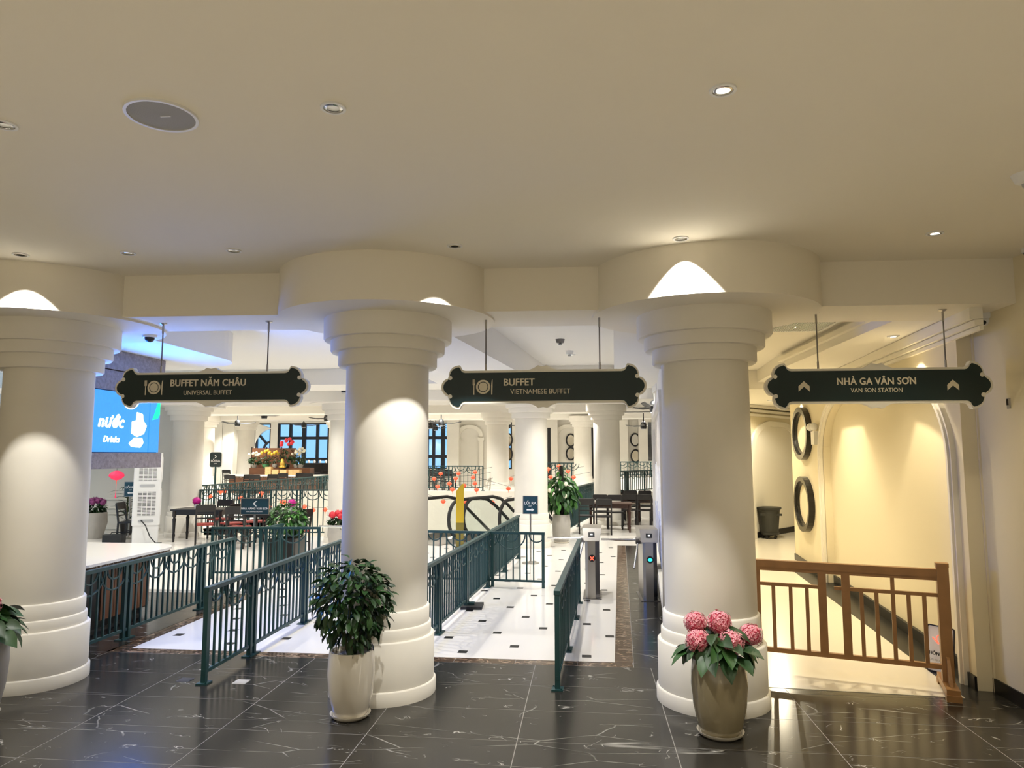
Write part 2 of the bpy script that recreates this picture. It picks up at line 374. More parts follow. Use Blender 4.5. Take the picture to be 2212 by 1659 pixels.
# --- hall ceilings, soffits, beams
slab('ceiling', rect(-22, 3.0, 6.2, 20), CE+0.02, CE+0.2, 'ceiling_white', 'white ceiling of the hall')
slab('ceiling', rect(-22, 6.2, 20, 38.6), 3.86, 4.0, 'ceiling_white', 'white ceiling at the rear of the hall')
pts = [(-9.2, 6.3), (-4.55, 6.3), (-4.55, 8.5)] + arc(-5.45, 8.5, 0.9, 0, PI/2, 12)[1:] + [(-9.2, 9.4)]
slab('ceiling_soffit', pts, 3.215, CE+0.1, 'ceiling_white', 'dropped white soffit with a rounded corner above the drinks kiosk')
slab('ceiling_soffit', [(-2.5, 6.3), (-1.36, 6.3), (-1.36, 6.97), (-0.99, 10.16), (-0.72, 12.7), (-2.5, 12.7)], 3.215, CE+0.1, 'ceiling_white', 'dropped white soffit running back from the middle column')
slab('ceiling_soffit', [(0.26, 6.3), (1.6, 6.3), (1.9, 12.7), (0.52, 12.7)], 3.215, CE+0.1, 'ceiling_white', 'dropped white soffit beside the mural wall')
slab('ceiling_soffit', rect(-22, 2.2, 12.7, 13.9), 3.3, CE+0.1, 'ceiling_white', 'white cross beam over the hall')
slab('trim_5', rect(-22, 3.0, 15.4, 16.7), 3.2, CE+0.1, 'ceiling_white', 'white beam over the second row of columns')
slab('trim_6', rect(-22, 6.2, 19.6, 20.4), 3.45, 4.0, 'ceiling_white', 'white beam where the hall ceiling steps up')
slab('trim_7', rect(-22, 6.2, 23.6, 24.6), 3.42, 4.0, 'ceiling_white', 'white beam over the third row of columns')
slab('trim_8', rect(-22, 6.2, 30.2, 31.2), 3.55, 4.0, 'ceiling_white', 'white beam over the last row of columns')
# --- walls
slab('wall_left', rect(-9.3, -9.2, -5.2, 9.4), 0, CE, 'wall'); slab('wall_back', rect(-9.2, 3.7, -5.3, -5.2), 0, CE, 'wall')
slab('wall_hall_left', rect(-22.1, -22, 6, 38.4), 0, 4, 'hall_wall'); slab('wall_hall_near', rect(-22, -9.2, 6.2, 6.4), 0, CE, 'hall_wall')
slab('wall_right', rect(3.44, 3.7, -5.2, 6.72), 0, 3.4, 'wall', 'cream wall of the lobby')
slab('wall_right', rect(3.44, 3.7, -5.2, 5.98), 3.4, CE, 'wall')
slab('baseboard_right', rect(3.425, 3.45, -5.2, 6.70), 0, 0.115, 'black_stone', 'black stone baseboard along the cream wall')
DW = Vector((0.0905, 1, 0)).normalized()
def wmat(p, d):                    # local x along the wall, local y up, local -z towards the room on the left of d
    d = Vector((d[0], d[1], 0)).normalized(); up = Vector((0, 0, 1)); nn = d.cross(up)
    return Matrix(((d.x, up.x, nn.x, p[0]), (d.y, up.y, nn.y, p[1]), (d.z, up.z, nn.z, 0), (0, 0, 0, 1)))
L0 = 6.66
def U(y): return (y - L0)/DW.y
MW = wmat((WX(L0), L0), DW)
ua, ub = U(6.90), U(11.9)
def arch(u0, u1, zs, zt, r): return [(u0, 0)] + [(u0, zs)] + arc(u0+r, zs, r, PI, PI/2, 14, zt-zs)[1:] + arc(u1-r, zs, r, PI/2, 0, 14, zt-zs) + [(u1, 0)]
al = arch(ua, ub, 1.95, 2.78, 1.15)
outl = [(0, 0)] + al + [(U(14.45), 0), (U(14.45), 3.42), (0, 3.42)]
wr = struct(MB().prism(outl, 0, 0.12, MW).build('wall_right', 'wall'), 'cream corridor wall with a tall arched niche')
MB().box(-0.02, U(14.45), 0, 3.42, 0.12, 0.3, MW).build('niche_back', 'wall', wr)
MB().box(U(14.43), U(14.45), 0, 3.42, 0.0, 3.0, MW).build('wall_return', 'wall', wr)
def off(poly, k, zk):              # widen an arch outline
    c = (ua+ub)/2
    return [(x + (k if x > c else -k) if abs(z) < 1.95 else c + (x-c)*(1 + k/2.5), z if z <= 1.95 else 1.95 + (z-1.95)*(1+zk)) for x, z in poly]
def band(inner, outer, z0, z1, M):
    n = len(inner); b = MB(); vs = [(x, y, z) for z in (z0, z1) for P in (outer, inner) for x, y in P]; fs = []
    for i in range(n-1):
        j = i+1
        fs += [(i, n+i, n+j, j), (2*n+i, 2*n+j, 3*n+j, 3*n+i), (i, j, 2*n+j, 2*n+i), (n+i, 3*n+i, 3*n+j, n+j)]
    return b.add(vs, fs, False, M)
band(al, off(al, 0.10, 0.1), -0.045, 0.01, MW).build('arch_moulding', 'moulding', wr)
band(off(al, 0.03, 0.03), off(al, 0.07, 0.07), -0.065, -0.04, MW).build('arch_moulding', 'moulding', wr)
struct(MB().box(0, ua, 0, 0.115, -0.02, 0.0, MW).build('baseboard_right', 'black_stone'))
struct(MB().box(ua, ub, 0, 0.115, 0.085, 0.125, MW).build('baseboard_right', 'black_stone'), 'black baseboard inside the arched niche')
struct(MB().box(ub, U(14.45), 0, 0.115, -0.02, 0.0, MW).build('baseboard_right', 'black_stone'), 'black baseboard under the oval frames')
for k, (a, b) in enumerate(((0.02, 0.06), (0.06, 0.11), (0.11, 0.21))):
    struct(MB().box(-0.55, U(14.4), 3.0+a+0.005, 3.0+b, -0.03-0.035*k, 0.0, MW).build('trim_cornice', 'moulding'), 'stepped cream cornice along the corridor wall')
# end of the corridor
fa0, fa1 = Vector(G(1633, 1163)), Vector(G(1716, 1148)); FD = (fa1-fa0).normalized(); FP = fa0 - FD*3.0
MF = wmat(FP, FD)
wfar = struct(MB().box(-0.6, 8, 0, 3.6, -0.2, 0, MF).build('wall_corridor_end', 'wall'), 'cream wall with an arch at the corridor end')
def UF(px):                        # distance along that wall under a picture column
    x, y, u = _ray(px, 1100); d = FD
    t = (FP.x*d.y - FP.y*d.x)/(x*d.y - y*d.x); return (Vector((x*t, y*t)) - FP).dot(d)
fa = arch(UF(1629), UF(1629)+2.6, 2.0, 2.72, 1.0)
c0 = UF(1629) + 1.3
fo = [(x + (0.13 if x > c0 else -0.13)*(1 if z < 2.01 else abs(x-c0)/1.3), z + (0.13 if z > 2.01 else 0)) for x, z in fa]
band(fa, fo, 0.0, 0.06, MF).build('arch_moulding', 'moulding', wfar)
MB().prism([(x, z) for x, z in fa], 0.0, 0.012, MF).build('arch_panel', 'moulding', wfar)
MB().box(0, 8, 0, 0.14, 0, 0.03, MF).build('baseboard', 'black_stone', wfar)
for z0, d in ((2.95, 0.06), (3.05, 0.12), (3.15, 0.18)): MB().box(0, 8, z0, z0+0.06, 0, d, MF).build('cornice_step', 'moulding', wfar)
slab('wall_corridor_side', rect(8, 8.1, 12, 24), 0, 3.6, 'wall'); slab('wall_corridor_side', rect(2.62, 8, 23.2, 23.4), 0, 3.86, 'hall_wall'); slab('wall_corridor_side', [(1.78, 19.2), (2.05, 19.2), (2.85, 23.3), (2.62, 23.3)], 0, 3.86, 'hall_wall')
# corridor ceiling: soffit strip beside the wall and a raised tray
slab('ceiling', [(1.3, 6.2), (8.0, 6.2), (8.0, 24), (1.3, 24)], 3.42, 3.7, 'ceiling_white', 'cream tray ceiling of the corridor')
ga, gb = G(1935, 692, 3.215), G(1690, 795, 3.215)
slab('ceiling_soffit', [(ga[0]-0.03*0.3, ga[1]-0.35), (4.2, ga[1]-0.35), (8.0, 15.0), (8, 24), (gb[0]+0.45, 18), (gb[0], gb[1])], 3.215, 3.5, 'ceiling_white', 'cream ceiling strip beside the corridor wall')
slab('trim_9', [(ga[0]-0.06, ga[1]-0.3), (ga[0]+0.0, ga[1]-0.3), (gb[0], gb[1]), (gb[0]-0.06, gb[1])], 3.30, 3.36, 'moulding', 'cream ledge inside the tray ceiling')
slab('trim_10', rect(1.2, 5.2, 12.2, 12.9), 3.1, 3.5, 'ceiling_white', 'cream cross beam in the corridor')
# --- wall with the mountain mural
MM = wmat((MX(7.5), 7.5), (0.077, 1)); ml = math.hypot(0.077, 1)*(19.2-7.5)
wm = struct(MB().box(0, ml, 0, 3.5, 0.0, 0.32, MM).build('wall_mural', 'hall_wall'), 'white wall carrying a mountain mural beside the turnstiles')
MB().box(0, ml, 0, 0.13, -0.02, 0, MM).build('baseboard', 'black_stone', wm)
def fr(u0, u1, z0, z1, r, k=0.0): return rrect(u0-k, u1+k, z0-k, z1+k, r+k)
mu = tag(link('mountain_mural', None), 'tall pale blue mountain mural set in a white frame on the side wall', 'mural')
MB().ring(fr(0.3, 6.0, 0.42, 2.62, 0.35, 0.12), fr(0.3, 6.0, 0.42, 2.62, 0.35), -0.08, 0.01, MM).build('frame', 'moulding', mu)
MB().prism(fr(0.3, 6.0, 0.42, 2.62, 0.35), -0.02, 0.0, MM).build('picture_sky', 'art_sky', mu)
ridge = [(0.4 + i*0.28, 1.35 + 0.65*abs(math.sin(i*0.9))*(0.6+0.4*random.random())) for i in range(21)]
MB().prism([(0.4, 0.5), (6.0, 0.5)] + ridge[::-1], -0.03, -0.02, MM).build('picture_peaks', 'art_peak', mu)
ridge = [(0.4 + i*0.28, 0.85 + 0.45*abs(math.sin(i*1.3+1))*(0.6+0.4*random.random())) for i in range(21)]
MB().prism([(0.4, 0.5), (6.0, 0.5)] + ridge[::-1], -0.04, -0.03, MM).build('picture_slopes', 'art_blue', mu)

# ------------------------------------------------------------------ columns
R4 = (0.436, 0.418, 0.395, 0.382)
shaft_cache = {}
def column(x, y, z0, zt, label, r=0.37, seg=48, group=None):
    k = r/0.37; t = thing('column', label, 'column', (x, y, z0), 0, group, 'thing'); h = zt - z0; s = h/3.2
    key = (round(r, 3), round(h, 3), seg)
    if key not in shaft_cache:
        ms = [('shaft', MB().lathe([(0.372*k, 0.60*s), (0.37*k, 1.5*s), (0.362*k, 2.80*s)], seg, cap=False).mesh('shaft', 'plaster'))]
        for r0, a, b in ((0.452, 0.0, 0.115), (0.436, 0.11, 0.49), (0.408, 0.48, 0.585), (0.392, 0.575, 0.72)):
            ms.append(('base_ring', MB().lathe([(r0*k, a*s), (r0*k, (b-0.012)*s), ((r0-0.012)*k, b*s), (0.30*k, b*s)], seg).mesh('base_ring', 'plaster')))
        for r0, a, b in ((0.435, 2.77, 2.915), (0.503, 2.895, 3.02), (0.565, 3.0, 3.22)):
            ms.append(('capital_ring', MB().lathe([(0.30*k, a*s), ((r0-0.012)*k, a*s), (r0*k, (a+0.015)*s), (r0*k, b*s)], seg).mesh('capital_ring', 'plaster')))
        shaft_cache[key] = ms
    for nme, me in shaft_cache[key]: link(nme, me, t)
    return t
column(-4.95, 6.10, 0, 3.2, 'thick cream column at the picture edge, beside the drinks kiosk', seg=72)
column(-1.75, 6.16, 0, 3.2, 'thick cream column behind the leafy bush in a white pot', seg=72)
column(1.02, 6.20, 0, 3.2, 'thick cream column behind the pot of pink hydrangeas', seg=72)
column(-9.95, 17.0, 0, 3.3, 'cream column behind the tall white air cooler')
column(-5.62, 16.3, 0, 3.25, 'cream column half hidden behind the column with the leafy bush')
column(-1.22, 15.95, 0, 3.25, 'cream column behind the exit stand sign near the escalators')
column(-2.98, 24.15, 0.4, 3.45, 'cream column beyond the escalators, behind the railing with red lanterns', r=0.38)
column(*PY(1311, 1000, 21.2)[:1], 21.2, 0, 3.5, 'cream column rising behind the dining chairs', r=0.39)
column(*PY(1259, 1000, 30.0)[:1], 30.0, 0.4, 3.6, 'far cream column just past the tall green potted plant')
column(*PY(438, 1000, 28.5)[:1], 28.5, 0.4, 3.6, 'far cream column behind the dark exit sign on a pole', r=0.42)
column(*PY(530, 1000, 32.0)[:1], 32.0, 0.4, 3.6, 'far cream column beside the arched window')
column(*PY(728, 1000, 30.0)[:1], 30.0, 0.4, 3.6, 'far cream column at the end of the long rear railing')
for (dx, dy) in ((-9.95, 17.0), (-5.62, 16.3), (-1.22, 15.95)):
    struct(MB().lathe([(0.85, 3.19), (0.85, CE)], 48).build('trim_drum', 'ceiling_white', None, (dx, dy, 0)), 'round white drum above a hall column')

# ------------------------------------------------------------------ far wall with windows
FY = 38.0
def XF(px): return PY(px, 900, FY)[0]
piers = [(-40, 408), (470, 553), (586, 601), (721, 770), (770, 922), (977, 1092), (1106, 1180), (1180, 1560)]
for a, b in piers:
    slab('wall_far', rect(XF(a) if a > 0 else -22, XF(b), FY, FY+0.25), 0.4, 3.86, 'hall_wall', 'cream far wall of the hall')
slab('wall_far', rect(-22, 6.2, FY+0.01, FY+0.24), 3.76, 3.9, 'hall_wall'); slab('wall_far', rect(-22, 6.2, FY+0.01, FY+0.24), 0.3, 1.25, 'hall_wall')
slab('wall_hall_right', rect(6.0, 6.2, 23, 38.4), 0, 3.9, 'hall_wall')
wn = 0
def window(pa, pb, vs_, hs_, za=1.25, zb=3.76):
    global wn; wn += 1
    x0, x1 = XF(pa), XF(pb); t = struct(link('window_%d' % wn, None, None, ((x0+x1)/2, FY+0.1, 0)), 'dark framed window with blue evening sky behind')
    o = (x0+x1)/2; xs = [x0] + [XF(v) for v in vs_] + [x1]; zs = [za] + [PY(650, v, FY)[1] for v in hs_] + [zb]
    for i, xx in enumerate(xs): MB().cbox(xx-o, 0, (za+zb)/2, 0.16 if i % 2 else 0.22, 0.12, zb-za).build('mullion', 'frame_blue', t)
    for zz in zs: MB().cbox(0, 0, zz, x1-x0, 0.10, 0.16).build('transom', 'frame_blue', t)
    for i in range(len(xs)-1):
        for j in range(len(zs)-1):
            MB().box(xs[i]-o, xs[i+1]-o, 0.02, 0.03, zs[j], zs[j+1]).build('pane', 'glass', t)
    return t
window(408, 470, [420, 445], [990, 945]); window(601, 721, [628, 657, 686, 712], [992, 946]); window(922, 977, [937, 957], [986, 946]); window(1092, 1106, [], [990])
aw = window(553, 586, [], [1000])
o = aw.location.x
cxr = XF(588) - o; zc = PY(570, 972, FY)[1]
rr = XF(588) - XF(553)
MB().tube([(cxr + 0.5*rr*math.cos(a), 0, zc + 0.5*rr*math.sin(a)) for a in [PI/2 + i*PI/2/8 for i in range(9)]], 0.07).build('arch_bar', 'frame_blue', aw)
MB().bar((cxr+0.5*rr*math.cos(2.3), 0, zc+0.5*rr*math.sin(2.3)), (cxr+1.25*rr*math.cos(2.3), 0, zc+1.25*rr*math.sin(2.3)), 0.12).build('radial_bar', 'frame_blue', aw)
sp = [(XF(552), 3.8)] + [(XF(588) + 1.04*rr*math.cos(a), zc + 1.25*rr*math.sin(a)) for a in [PI/2 + i*PI/2/10 for i in range(11)]][::-1]
MB().prism([(p[0]-o, p[1]) for p in sp][::-1], -0.1, 0.1, Matrix(((1,0,0,0),(0,0,-1,0),(0,1,0,0),(0,0,0,1)))).build('arch_spandrel', 'hall_wall', aw)

# ================================================================== LAMPS IN THE CEILINGS
ring_me = MB().ring(arc(0, 0, 0.058, 0, 2*PI*23/24, 23), arc(0, 0, 0.045, 0, 2*PI*23/24, 23), -0.008, 0.004).mesh('trim_ring', 'white_plastic')
cup_me = MB().lathe([(0.046, -0.004), (0.040, 0.02), (0.030, 0.03)], 20, cap=False).mesh('reflector', 'chrome')
lens = {k: MB().lathe([(0.036, -0.001), (0.036, 0.003)], 20).mesh('lens', k) for k in ('lamp_lens', 'lamp_lens_dim', 'lamp_off')}
def downlight(x, y, z, label, power=0, color=NEUT, angle=95, blend=0.5, lensm='lamp_lens', group=None, size=0.03, target=None):
    t = thing('downlight', label, 'ceiling light', (x, y, z), 0, group)
    link('trim_ring', ring_me, t); link('lens', lens[lensm], t)
    link('reflector', cup_me, t, (0, 0, -0.004), scale=(1, 1, -0.12))
    if power: add_light('SPOT', (x, y, z-0.012), power, color, size, angle, blend, target or (x, y, 0))
    return t
# front row: three of them wash the drums and columns
downlight(-4.43, 5.06, CE, 'recessed downlight throwing a bright scallop above the kiosk-side column', 125, NEUT, 84, 0.12, 'lamp_off', size=0.012)
downlight(-3.56, 5.11, CE, 'recessed downlight over the kiosk-side gap, pale lens', 10, NEUT, 90, 0.5, 'lamp_lens_dim')
downlight(-2.70, 5.13, CE, 'recessed downlight with a dark bowl above the buffet sign with the long first line', 10, NEUT, 90, 0.5, 'lamp_lens_dim')
downlight(-0.97, 5.18, CE, 'black recessed downlight beside the drum over the bush-side column', 125, NEUT, 84, 0.12, 'lamp_off', size=0.012)
downlight(0.71, 5.17, CE, 'pale recessed downlight shining on the drum over the hydrangeas', 135, NEUT, 84, 0.12, 'lamp_lens_dim', size=0.012)
downlight(2.50, 5.23, CE, 'glaring recessed downlight above the station sign', 30, WARM, 100, 0.5, 'lamp_lens')
# near row
downlight(-2.76, 3.0, CE, 'recessed downlight with a chrome bowl cut by the picture edge', 12, NEUT, 100, 0.5, 'lamp_lens_dim')
downlight(-1.13, 3.0, CE, 'recessed downlight with a dark chrome bowl next to the ceiling loudspeaker', 12, NEUT, 100, 0.5, 'lamp_lens_dim')
downlight(0.61, 3.02, CE, 'brightly lit recessed downlight alone in the beige ceiling overhead', 40, WARM, 100, 0.5, 'lamp_lens')
for x_, y_ in ((2.3, 3.0), (-4.5, 3.0), (-6.2, 3.0), (-2.76, 0.8), (-0.2, 0.8), (2.3, 0.8), (-5.2, 0.8)):
    downlight(x_, y_, CE, 'added recessed downlight in the unseen part of the lobby ceiling', 36, (1.0, 0.92, 0.74), 110, 0.5, 'lamp_lens', 'added lobby downlights overhead')  # out-of-view lamps added to brighten the lobby through floor bounce
# hall
HALL = 'white recessed downlight in the bright hall ceiling'
for x_, y_ in ((-6.2, 8.0), (-3.5, 8.3), (-3.5, 10.7), (-6.2, 11.5), (-0.5, 8.6), (-0.2, 11.3), (-3.4, 12.2), (-8.6, 11.8), (-8.6, 14.6), (-6.2, 14.6), (-3.4, 14.8), (-0.3, 14.6), (-12, 14.5), (-12, 11.5), (1.0, 14.7)):
    zz = 3.215 if (x_ < -4.6 and y_ < 9.3) else CE+0.02
    downlight(x_, y_, zz, HALL, 120, NEUT, 120, 0.6, 'lamp_lens', 'hall downlights')
for x_, y_ in ((-12.5, 18.5), (-8, 18.2), (-4.5, 18.2), (0.8, 18.2), (2.4, 18.4)):
    downlight(x_, y_, CE+0.02, HALL, 200, NEUT, 125, 0.6, 'lamp_lens', 'hall downlights')
for x_, y_ in ((-16, 22), (-12, 22), (-8, 21.5), (-4.5, 21.8), (-0.5, 21.5), (2.5, 22), (-18, 27), (-13.5, 26.5), (-9.5, 27), (-5.5, 26.5), (-1.6, 26.8), (2.2, 27), (-17, 33.5), (-12, 34), (-7, 34), (-2.5, 34), (2.2, 34), (-19, 36.5), (-14.5, 29), (-7, 29.3)):
    downlight(x_, y_, 3.86, HALL, 300, NEUT, 130, 0.6, 'lamp_lens', 'hall downlights')
# corridor: lamps close to the long wall
for i, (y_, p) in enumerate(((7.55, 60), (10.6, 55), (13.4, 50))):
    downlight(WX(y_)-0.24, y_, 3.21, ('recessed downlight over the near end of the arched niche', 'recessed downlight over the far end of the arched niche', 'recessed downlight above the two oval frames')[i], p, (1.0, 0.85, 0.58), 84, 0.3, 'lamp_lens', size=0.015)
for x_, y_, l_ in ((2.3, 8.0, 'near'), (2.4, 10.6, 'middle'), (2.6, 14.0, 'far')):
    downlight(x_, y_, 3.42, 'recessed downlight of the three in the corridor tray ceiling, the %s one' % l_, 120, (1.0, 0.86, 0.60), 120, 0.6, 'lamp_lens', 'corridor tray downlights')
downlight(4.1, 16.3, 3.21, 'recessed downlight in front of the corridor-end arch', 150, (1.0, 0.88, 0.64), 160, 0.3, 'lamp_lens', size=0.02)

# ------------------------------------------------------------------ other ceiling things
t = thing('ceiling_loudspeaker', 'large round grey loudspeaker grille set in the beige ceiling', 'loudspeaker', (-1.95, 2.985, CE))
MB().lathe([(0.148, -0.001), (0.146, -0.008), (0.05, -0.010), (0, -0.0105)], 40).build('grille', 'speaker_mesh', t)
MB().ring(arc(0, 0, 0.160, 0, 2*PI*39/40, 39), arc(0, 0, 0.146, 0, 2*PI*39/40, 39), -0.012, 0.002).build('rim', 'white_plastic', t)
MB().cbox(0.02, 0, -0.0115, 0.05, 0.005, 0.003).build('badge', 'white_plastic', t)
def dome_cam(x, y, z, label, s=1.0, cam_=True):
    t = thing('dome_camera', label, 'camera', (x, y, z))
    MB().lathe([(0.062*s, -0.045*s), (0.068*s, -0.03*s), (0.068*s, 0)], 24).build('housing', 'white_plastic', t)
    MB().ball((0, 0, -0.045*s), 0.048*s, 16, 10).build('dome', 'black_plastic' if cam_ else 'white_plastic', t)
    return t
dome_cam(-4.33, 6.62, 3.215, 'white dome camera with a black lens dome over the drinks kiosk')
d_ = dome_cam(3.44, 6.42, 3.215, 'white dome camera tucked under the beam by the cornice', 1.15, False)
MB().ball((-0.035, -0.035, -0.085), 0.02).build('lens', 'black_plastic', d_)
d_ = dome_cam(3.40, 5.70, CE, 'white dome camera with a black eye in the upper corner beside the beam', 0.75)
d_ = thing('smoke_detector', 'white ceiling smoke detector at the picture edge', 'smoke detector', (2.49, 4.16, CE))
MB().lathe([(0.03, -0.055), (0.05, -0.045), (0.06, -0.02), (0.07, 0)], 24).build('body', 'white_plastic', d_); MB().lathe([(0.015, -0.075), (0.02, -0.055)], 12).build('sensor', 'grey_plastic', d_)
for (a_, b_, l_) in ((1230, 758, 'white smoke detector on the recessed ceiling over the escalator side'), (1210, 733, 'small dark sprinkler head on the recessed hall ceiling')):
    gx, gy = G(a_, b_, CE+0.02); d_ = thing('smoke_detector' if b_ == 758 else 'sprinkler', l_, 'detector' if b_ == 758 else 'sprinkler', (gx, gy, CE+0.02))
    MB().lathe([(0.02, -0.06), (0.05, -0.05), (0.065, 0)], 20).build('body', 'white_plastic' if b_ == 758 else 'steel_dark', d_)
    MB().lathe([(0.012, -0.085), (0.03, -0.08), (0.015, -0.06)], 12).build('sensor', 'grey_plastic', d_)
t = thing('air_grille', 'white slatted air grille in the corridor ceiling', 'vent', (2.33, 7.98, 3.42))
for i in range(26): MB().cbox(-0.32+i*0.0256, 0, -0.012, 0.010, 0.56, 0.02).build('slat', 'white_plastic', t)
MB().ring(rrect(-0.36, 0.36, -0.32, 0.32, 0.01, 1), rrect(-0.33, 0.33, -0.29, 0.29, 0.01, 1), -0.02, 0).build('frame', 'white_plastic', t)
MB().box(-0.33, 0.33, -0.29, 0.29, -0.002, 0.0).build('backing', 'grey_plastic', t)
# red-lamp call point and emergency lamp on the corridor wall
t = thing('wall_patch_box', 'small dark unpainted box outlet on the cream wall under the station sign', 'outlet', (3.435, 6.16, 2.42))
MB().cbox(0, 0, 0, 0.012, 0.04, 0.085).build('box', 'pot_grey', t); MB().cbox(-0.008, 0.004, 0.01, 0.006, 0.02, 0.05).build('opening', 'soil', t)
pw = MW @ Vector((U(12.15), 2.40, -0.05))
t = thing('emergency_lamp', 'white twin-head emergency lamp between the arch and the upper oval', 'lamp', pw)
MB().cbox(0, 0, -0.12, 0.08, 0.16, 0.22).build('battery_box', 'white_plastic', t)
for s_ in (-1, 1): MB().ball((-0.04, 0.09*s_, 0.06), 0.065, 12, 8).build('lamp_head', 'white_plastic', t)
MB().tube([(0, 0, 0), (0, 0, 0.06)], 0.02).build('bracket', 'white_plastic', t)

# ================================================================== HANGING SIGNS
def sign_outline(e):
    q = ([(0.0, 0.180), (0.04, 0.190), (0.075, 0.166), (0.125, 0.148)] if e == 0 else [(0.0, 0.148-e)]) + [(0.70, 0.148-e)]
    q += [(0.70+0.045*math.sin(a), 0.148-e+0.045*(1-math.cos(a))) for a in (0.5, 1.0, 1.4)]
    q += [(0.752+e*0.4, 0.198-e*0.9)] + [(0.765 + (0.088-e*0.6)*math.sin(a), 0.098 + (0.098-e)*math.cos(a)) for a in (0.2, 0.6, 1.0, 1.4)]
    q += [(0.848-e*0.2, 0.080)] + [(0.835 + (0.085-e)*math.cos(a), (0.085-e)*math.sin(a)) for a in (1.1, 0.75, 0.35, 0.0)]
    top = [(-x, y) for x, y in reversed(q)] + q[1:]
    return top + [(x, -y) for x, y in reversed(top)][1:-1]
FACE = Matrix(((1, 0, 0, 0), (0, 0, -1, 0), (0, 1, 0, 0), (0, 0, 0, 1)))      # local plane x,y -> x,z facing -y
def hanging_sign(label, cx, cy, cz, rz, k, rods, zt, lines, icon):
    t = thing('hanging_sign', label, 'sign', (cx, cy, cz), rz)
    o1 = [(x*k[0], y*k[1]) for x, y in sign_outline(0.0)]; o2 = [(x*k[0], y*k[1]) for x, y in sign_outline(0.021)]
    MB().prism(o1[::-1], -0.035, 0.02, FACE).build('rim_board', 'sign_rim', t)
    MB().prism(o2[::-1], 0.018, 0.026, FACE).build('face_panel', 'sign_green', t)
    for sx in (-1, 1):
        for sy in (-1, 1): MB().lathe([(0.018, 0.02), (0.018, 0.03)], 16, FACE @ Matrix.Translation((sx*0.848*k[0]-sx*0.012, sy*0.083*k[1], 0))).build('rim_knob', 'sign_rim', t)
    for body, sz, lx, lz, wt, sx_ in lines: text('lettering', body, sz, 'sign_letter', t, (lx, -0.027, lz), weight=wt, sx=sx_)
    for rx in rods:
        r_ = MB().tube([(rx, 0.005, 0.148*k[1]), (rx, 0.005, zt-cz)], 0.006, 8).build('hanging_rod', 'steel_dark', t)
        MB().lathe([(0.009, 0.15*k[1]), (0.009, 0.15*k[1]+0.06)], 8, Matrix.Translation((rx, 0.005, 0))).build('rod_sleeve', 'steel', r_)
        MB().lathe([(0.009, zt-cz-0.10), (0.009, zt-cz-0.02), (0.032, zt-cz-0.006), (0.032, zt-cz)], 12, Matrix.Translation((rx, 0.005, 0))).build('ceiling_plate', 'steel', r_)
    if icon == 'plate':
        ix = -0.535*k[0]
        pl = MB().ring([(ix+0.062*math.cos(a), 0.062*math.sin(a)) for a in [i*2*PI/28 for i in range(28)]], [(ix+0.046*math.cos(a), 0.046*math.sin(a)) for a in [i*2*PI/28 for i in range(28)]], 0.026, 0.03, FACE).build('plate_icon', 'sign_letter', t)
        MB().lathe([(0.039, 0.026), (0.039, 0.03)], 24, FACE @ Matrix.Translation((ix, 0, 0))).build('plate_centre', 'sign_letter', pl)
        fk = MB().box(ix-0.085, ix-0.077, -0.068, 0.02, 0.026, 0.03, FACE).box(ix-0.092, ix-0.070, 0.015, 0.03, 0.026, 0.03, FACE)
        for j in range(3): fk.box(ix-0.092+j*0.0085, ix-0.087+j*0.0085, 0.028, 0.066, 0.026, 0.03, FACE)
        fk.build('fork_icon', 'sign_letter', t)
        MB().prism([(ix+0.072, -0.068), (ix+0.081, -0.068), (ix+0.083, 0.0), (ix+0.083, 0.068), (ix+0.076, 0.055), (ix+0.071, 0.01)], 0.026, 0.03, FACE).build('knife_icon', 'sign_letter', t)
    elif icon == 'chevrons':
        for ix in (-0.60*k[0], 0.60*k[0]):
            MB().prism([(ix-0.045, -0.045), (ix, -0.005), (ix+0.045, -0.045), (ix+0.045, 0.0), (ix, 0.042), (ix-0.045, 0.0)], 0.026, 0.03, FACE).build('chevron_icon', 'sign_letter', t)
    return t
hanging_sign('hanging sign reading buffet năm châu, nearest the drinks kiosk', -3.37, 6.10, 2.612, 0.0, (1.0, 0.93), (-0.495, 0.52), 3.21,
    [('BUFFET NĂM CHÂU', 0.087, -0.02, 0.036, 0.028, 0.90), ('UNIVERSAL BUFFET', 0.058, -0.02, -0.052, 0.0, 0.92)], 'plate')
hanging_sign('hanging sign reading vietnamese buffet between the two inner columns', -0.365, 6.14, 2.592, 0.0, (0.97, 0.98), (-0.50, 0.495), 3.21,
    [('BUFFET', 0.087, -0.205, 0.036, 0.028, 0.92), ('VIETNAMESE BUFFET', 0.060, -0.02, -0.045, 0.0, 0.94)], 'plate')
hanging_sign('hanging sign reading nhà ga vân sơn with two up arrows', 2.42, 6.18, 2.575, 0.0, (0.985, 1.0), (-0.46, 0.56), 3.21,
    [('NHÀ GA VÂN SƠN', 0.082, -0.01, 0.034, 0.028, 0.88), ('VAN SON STATION', 0.052, -0.01, -0.040, 0.0, 0.90)], 'chevrons')

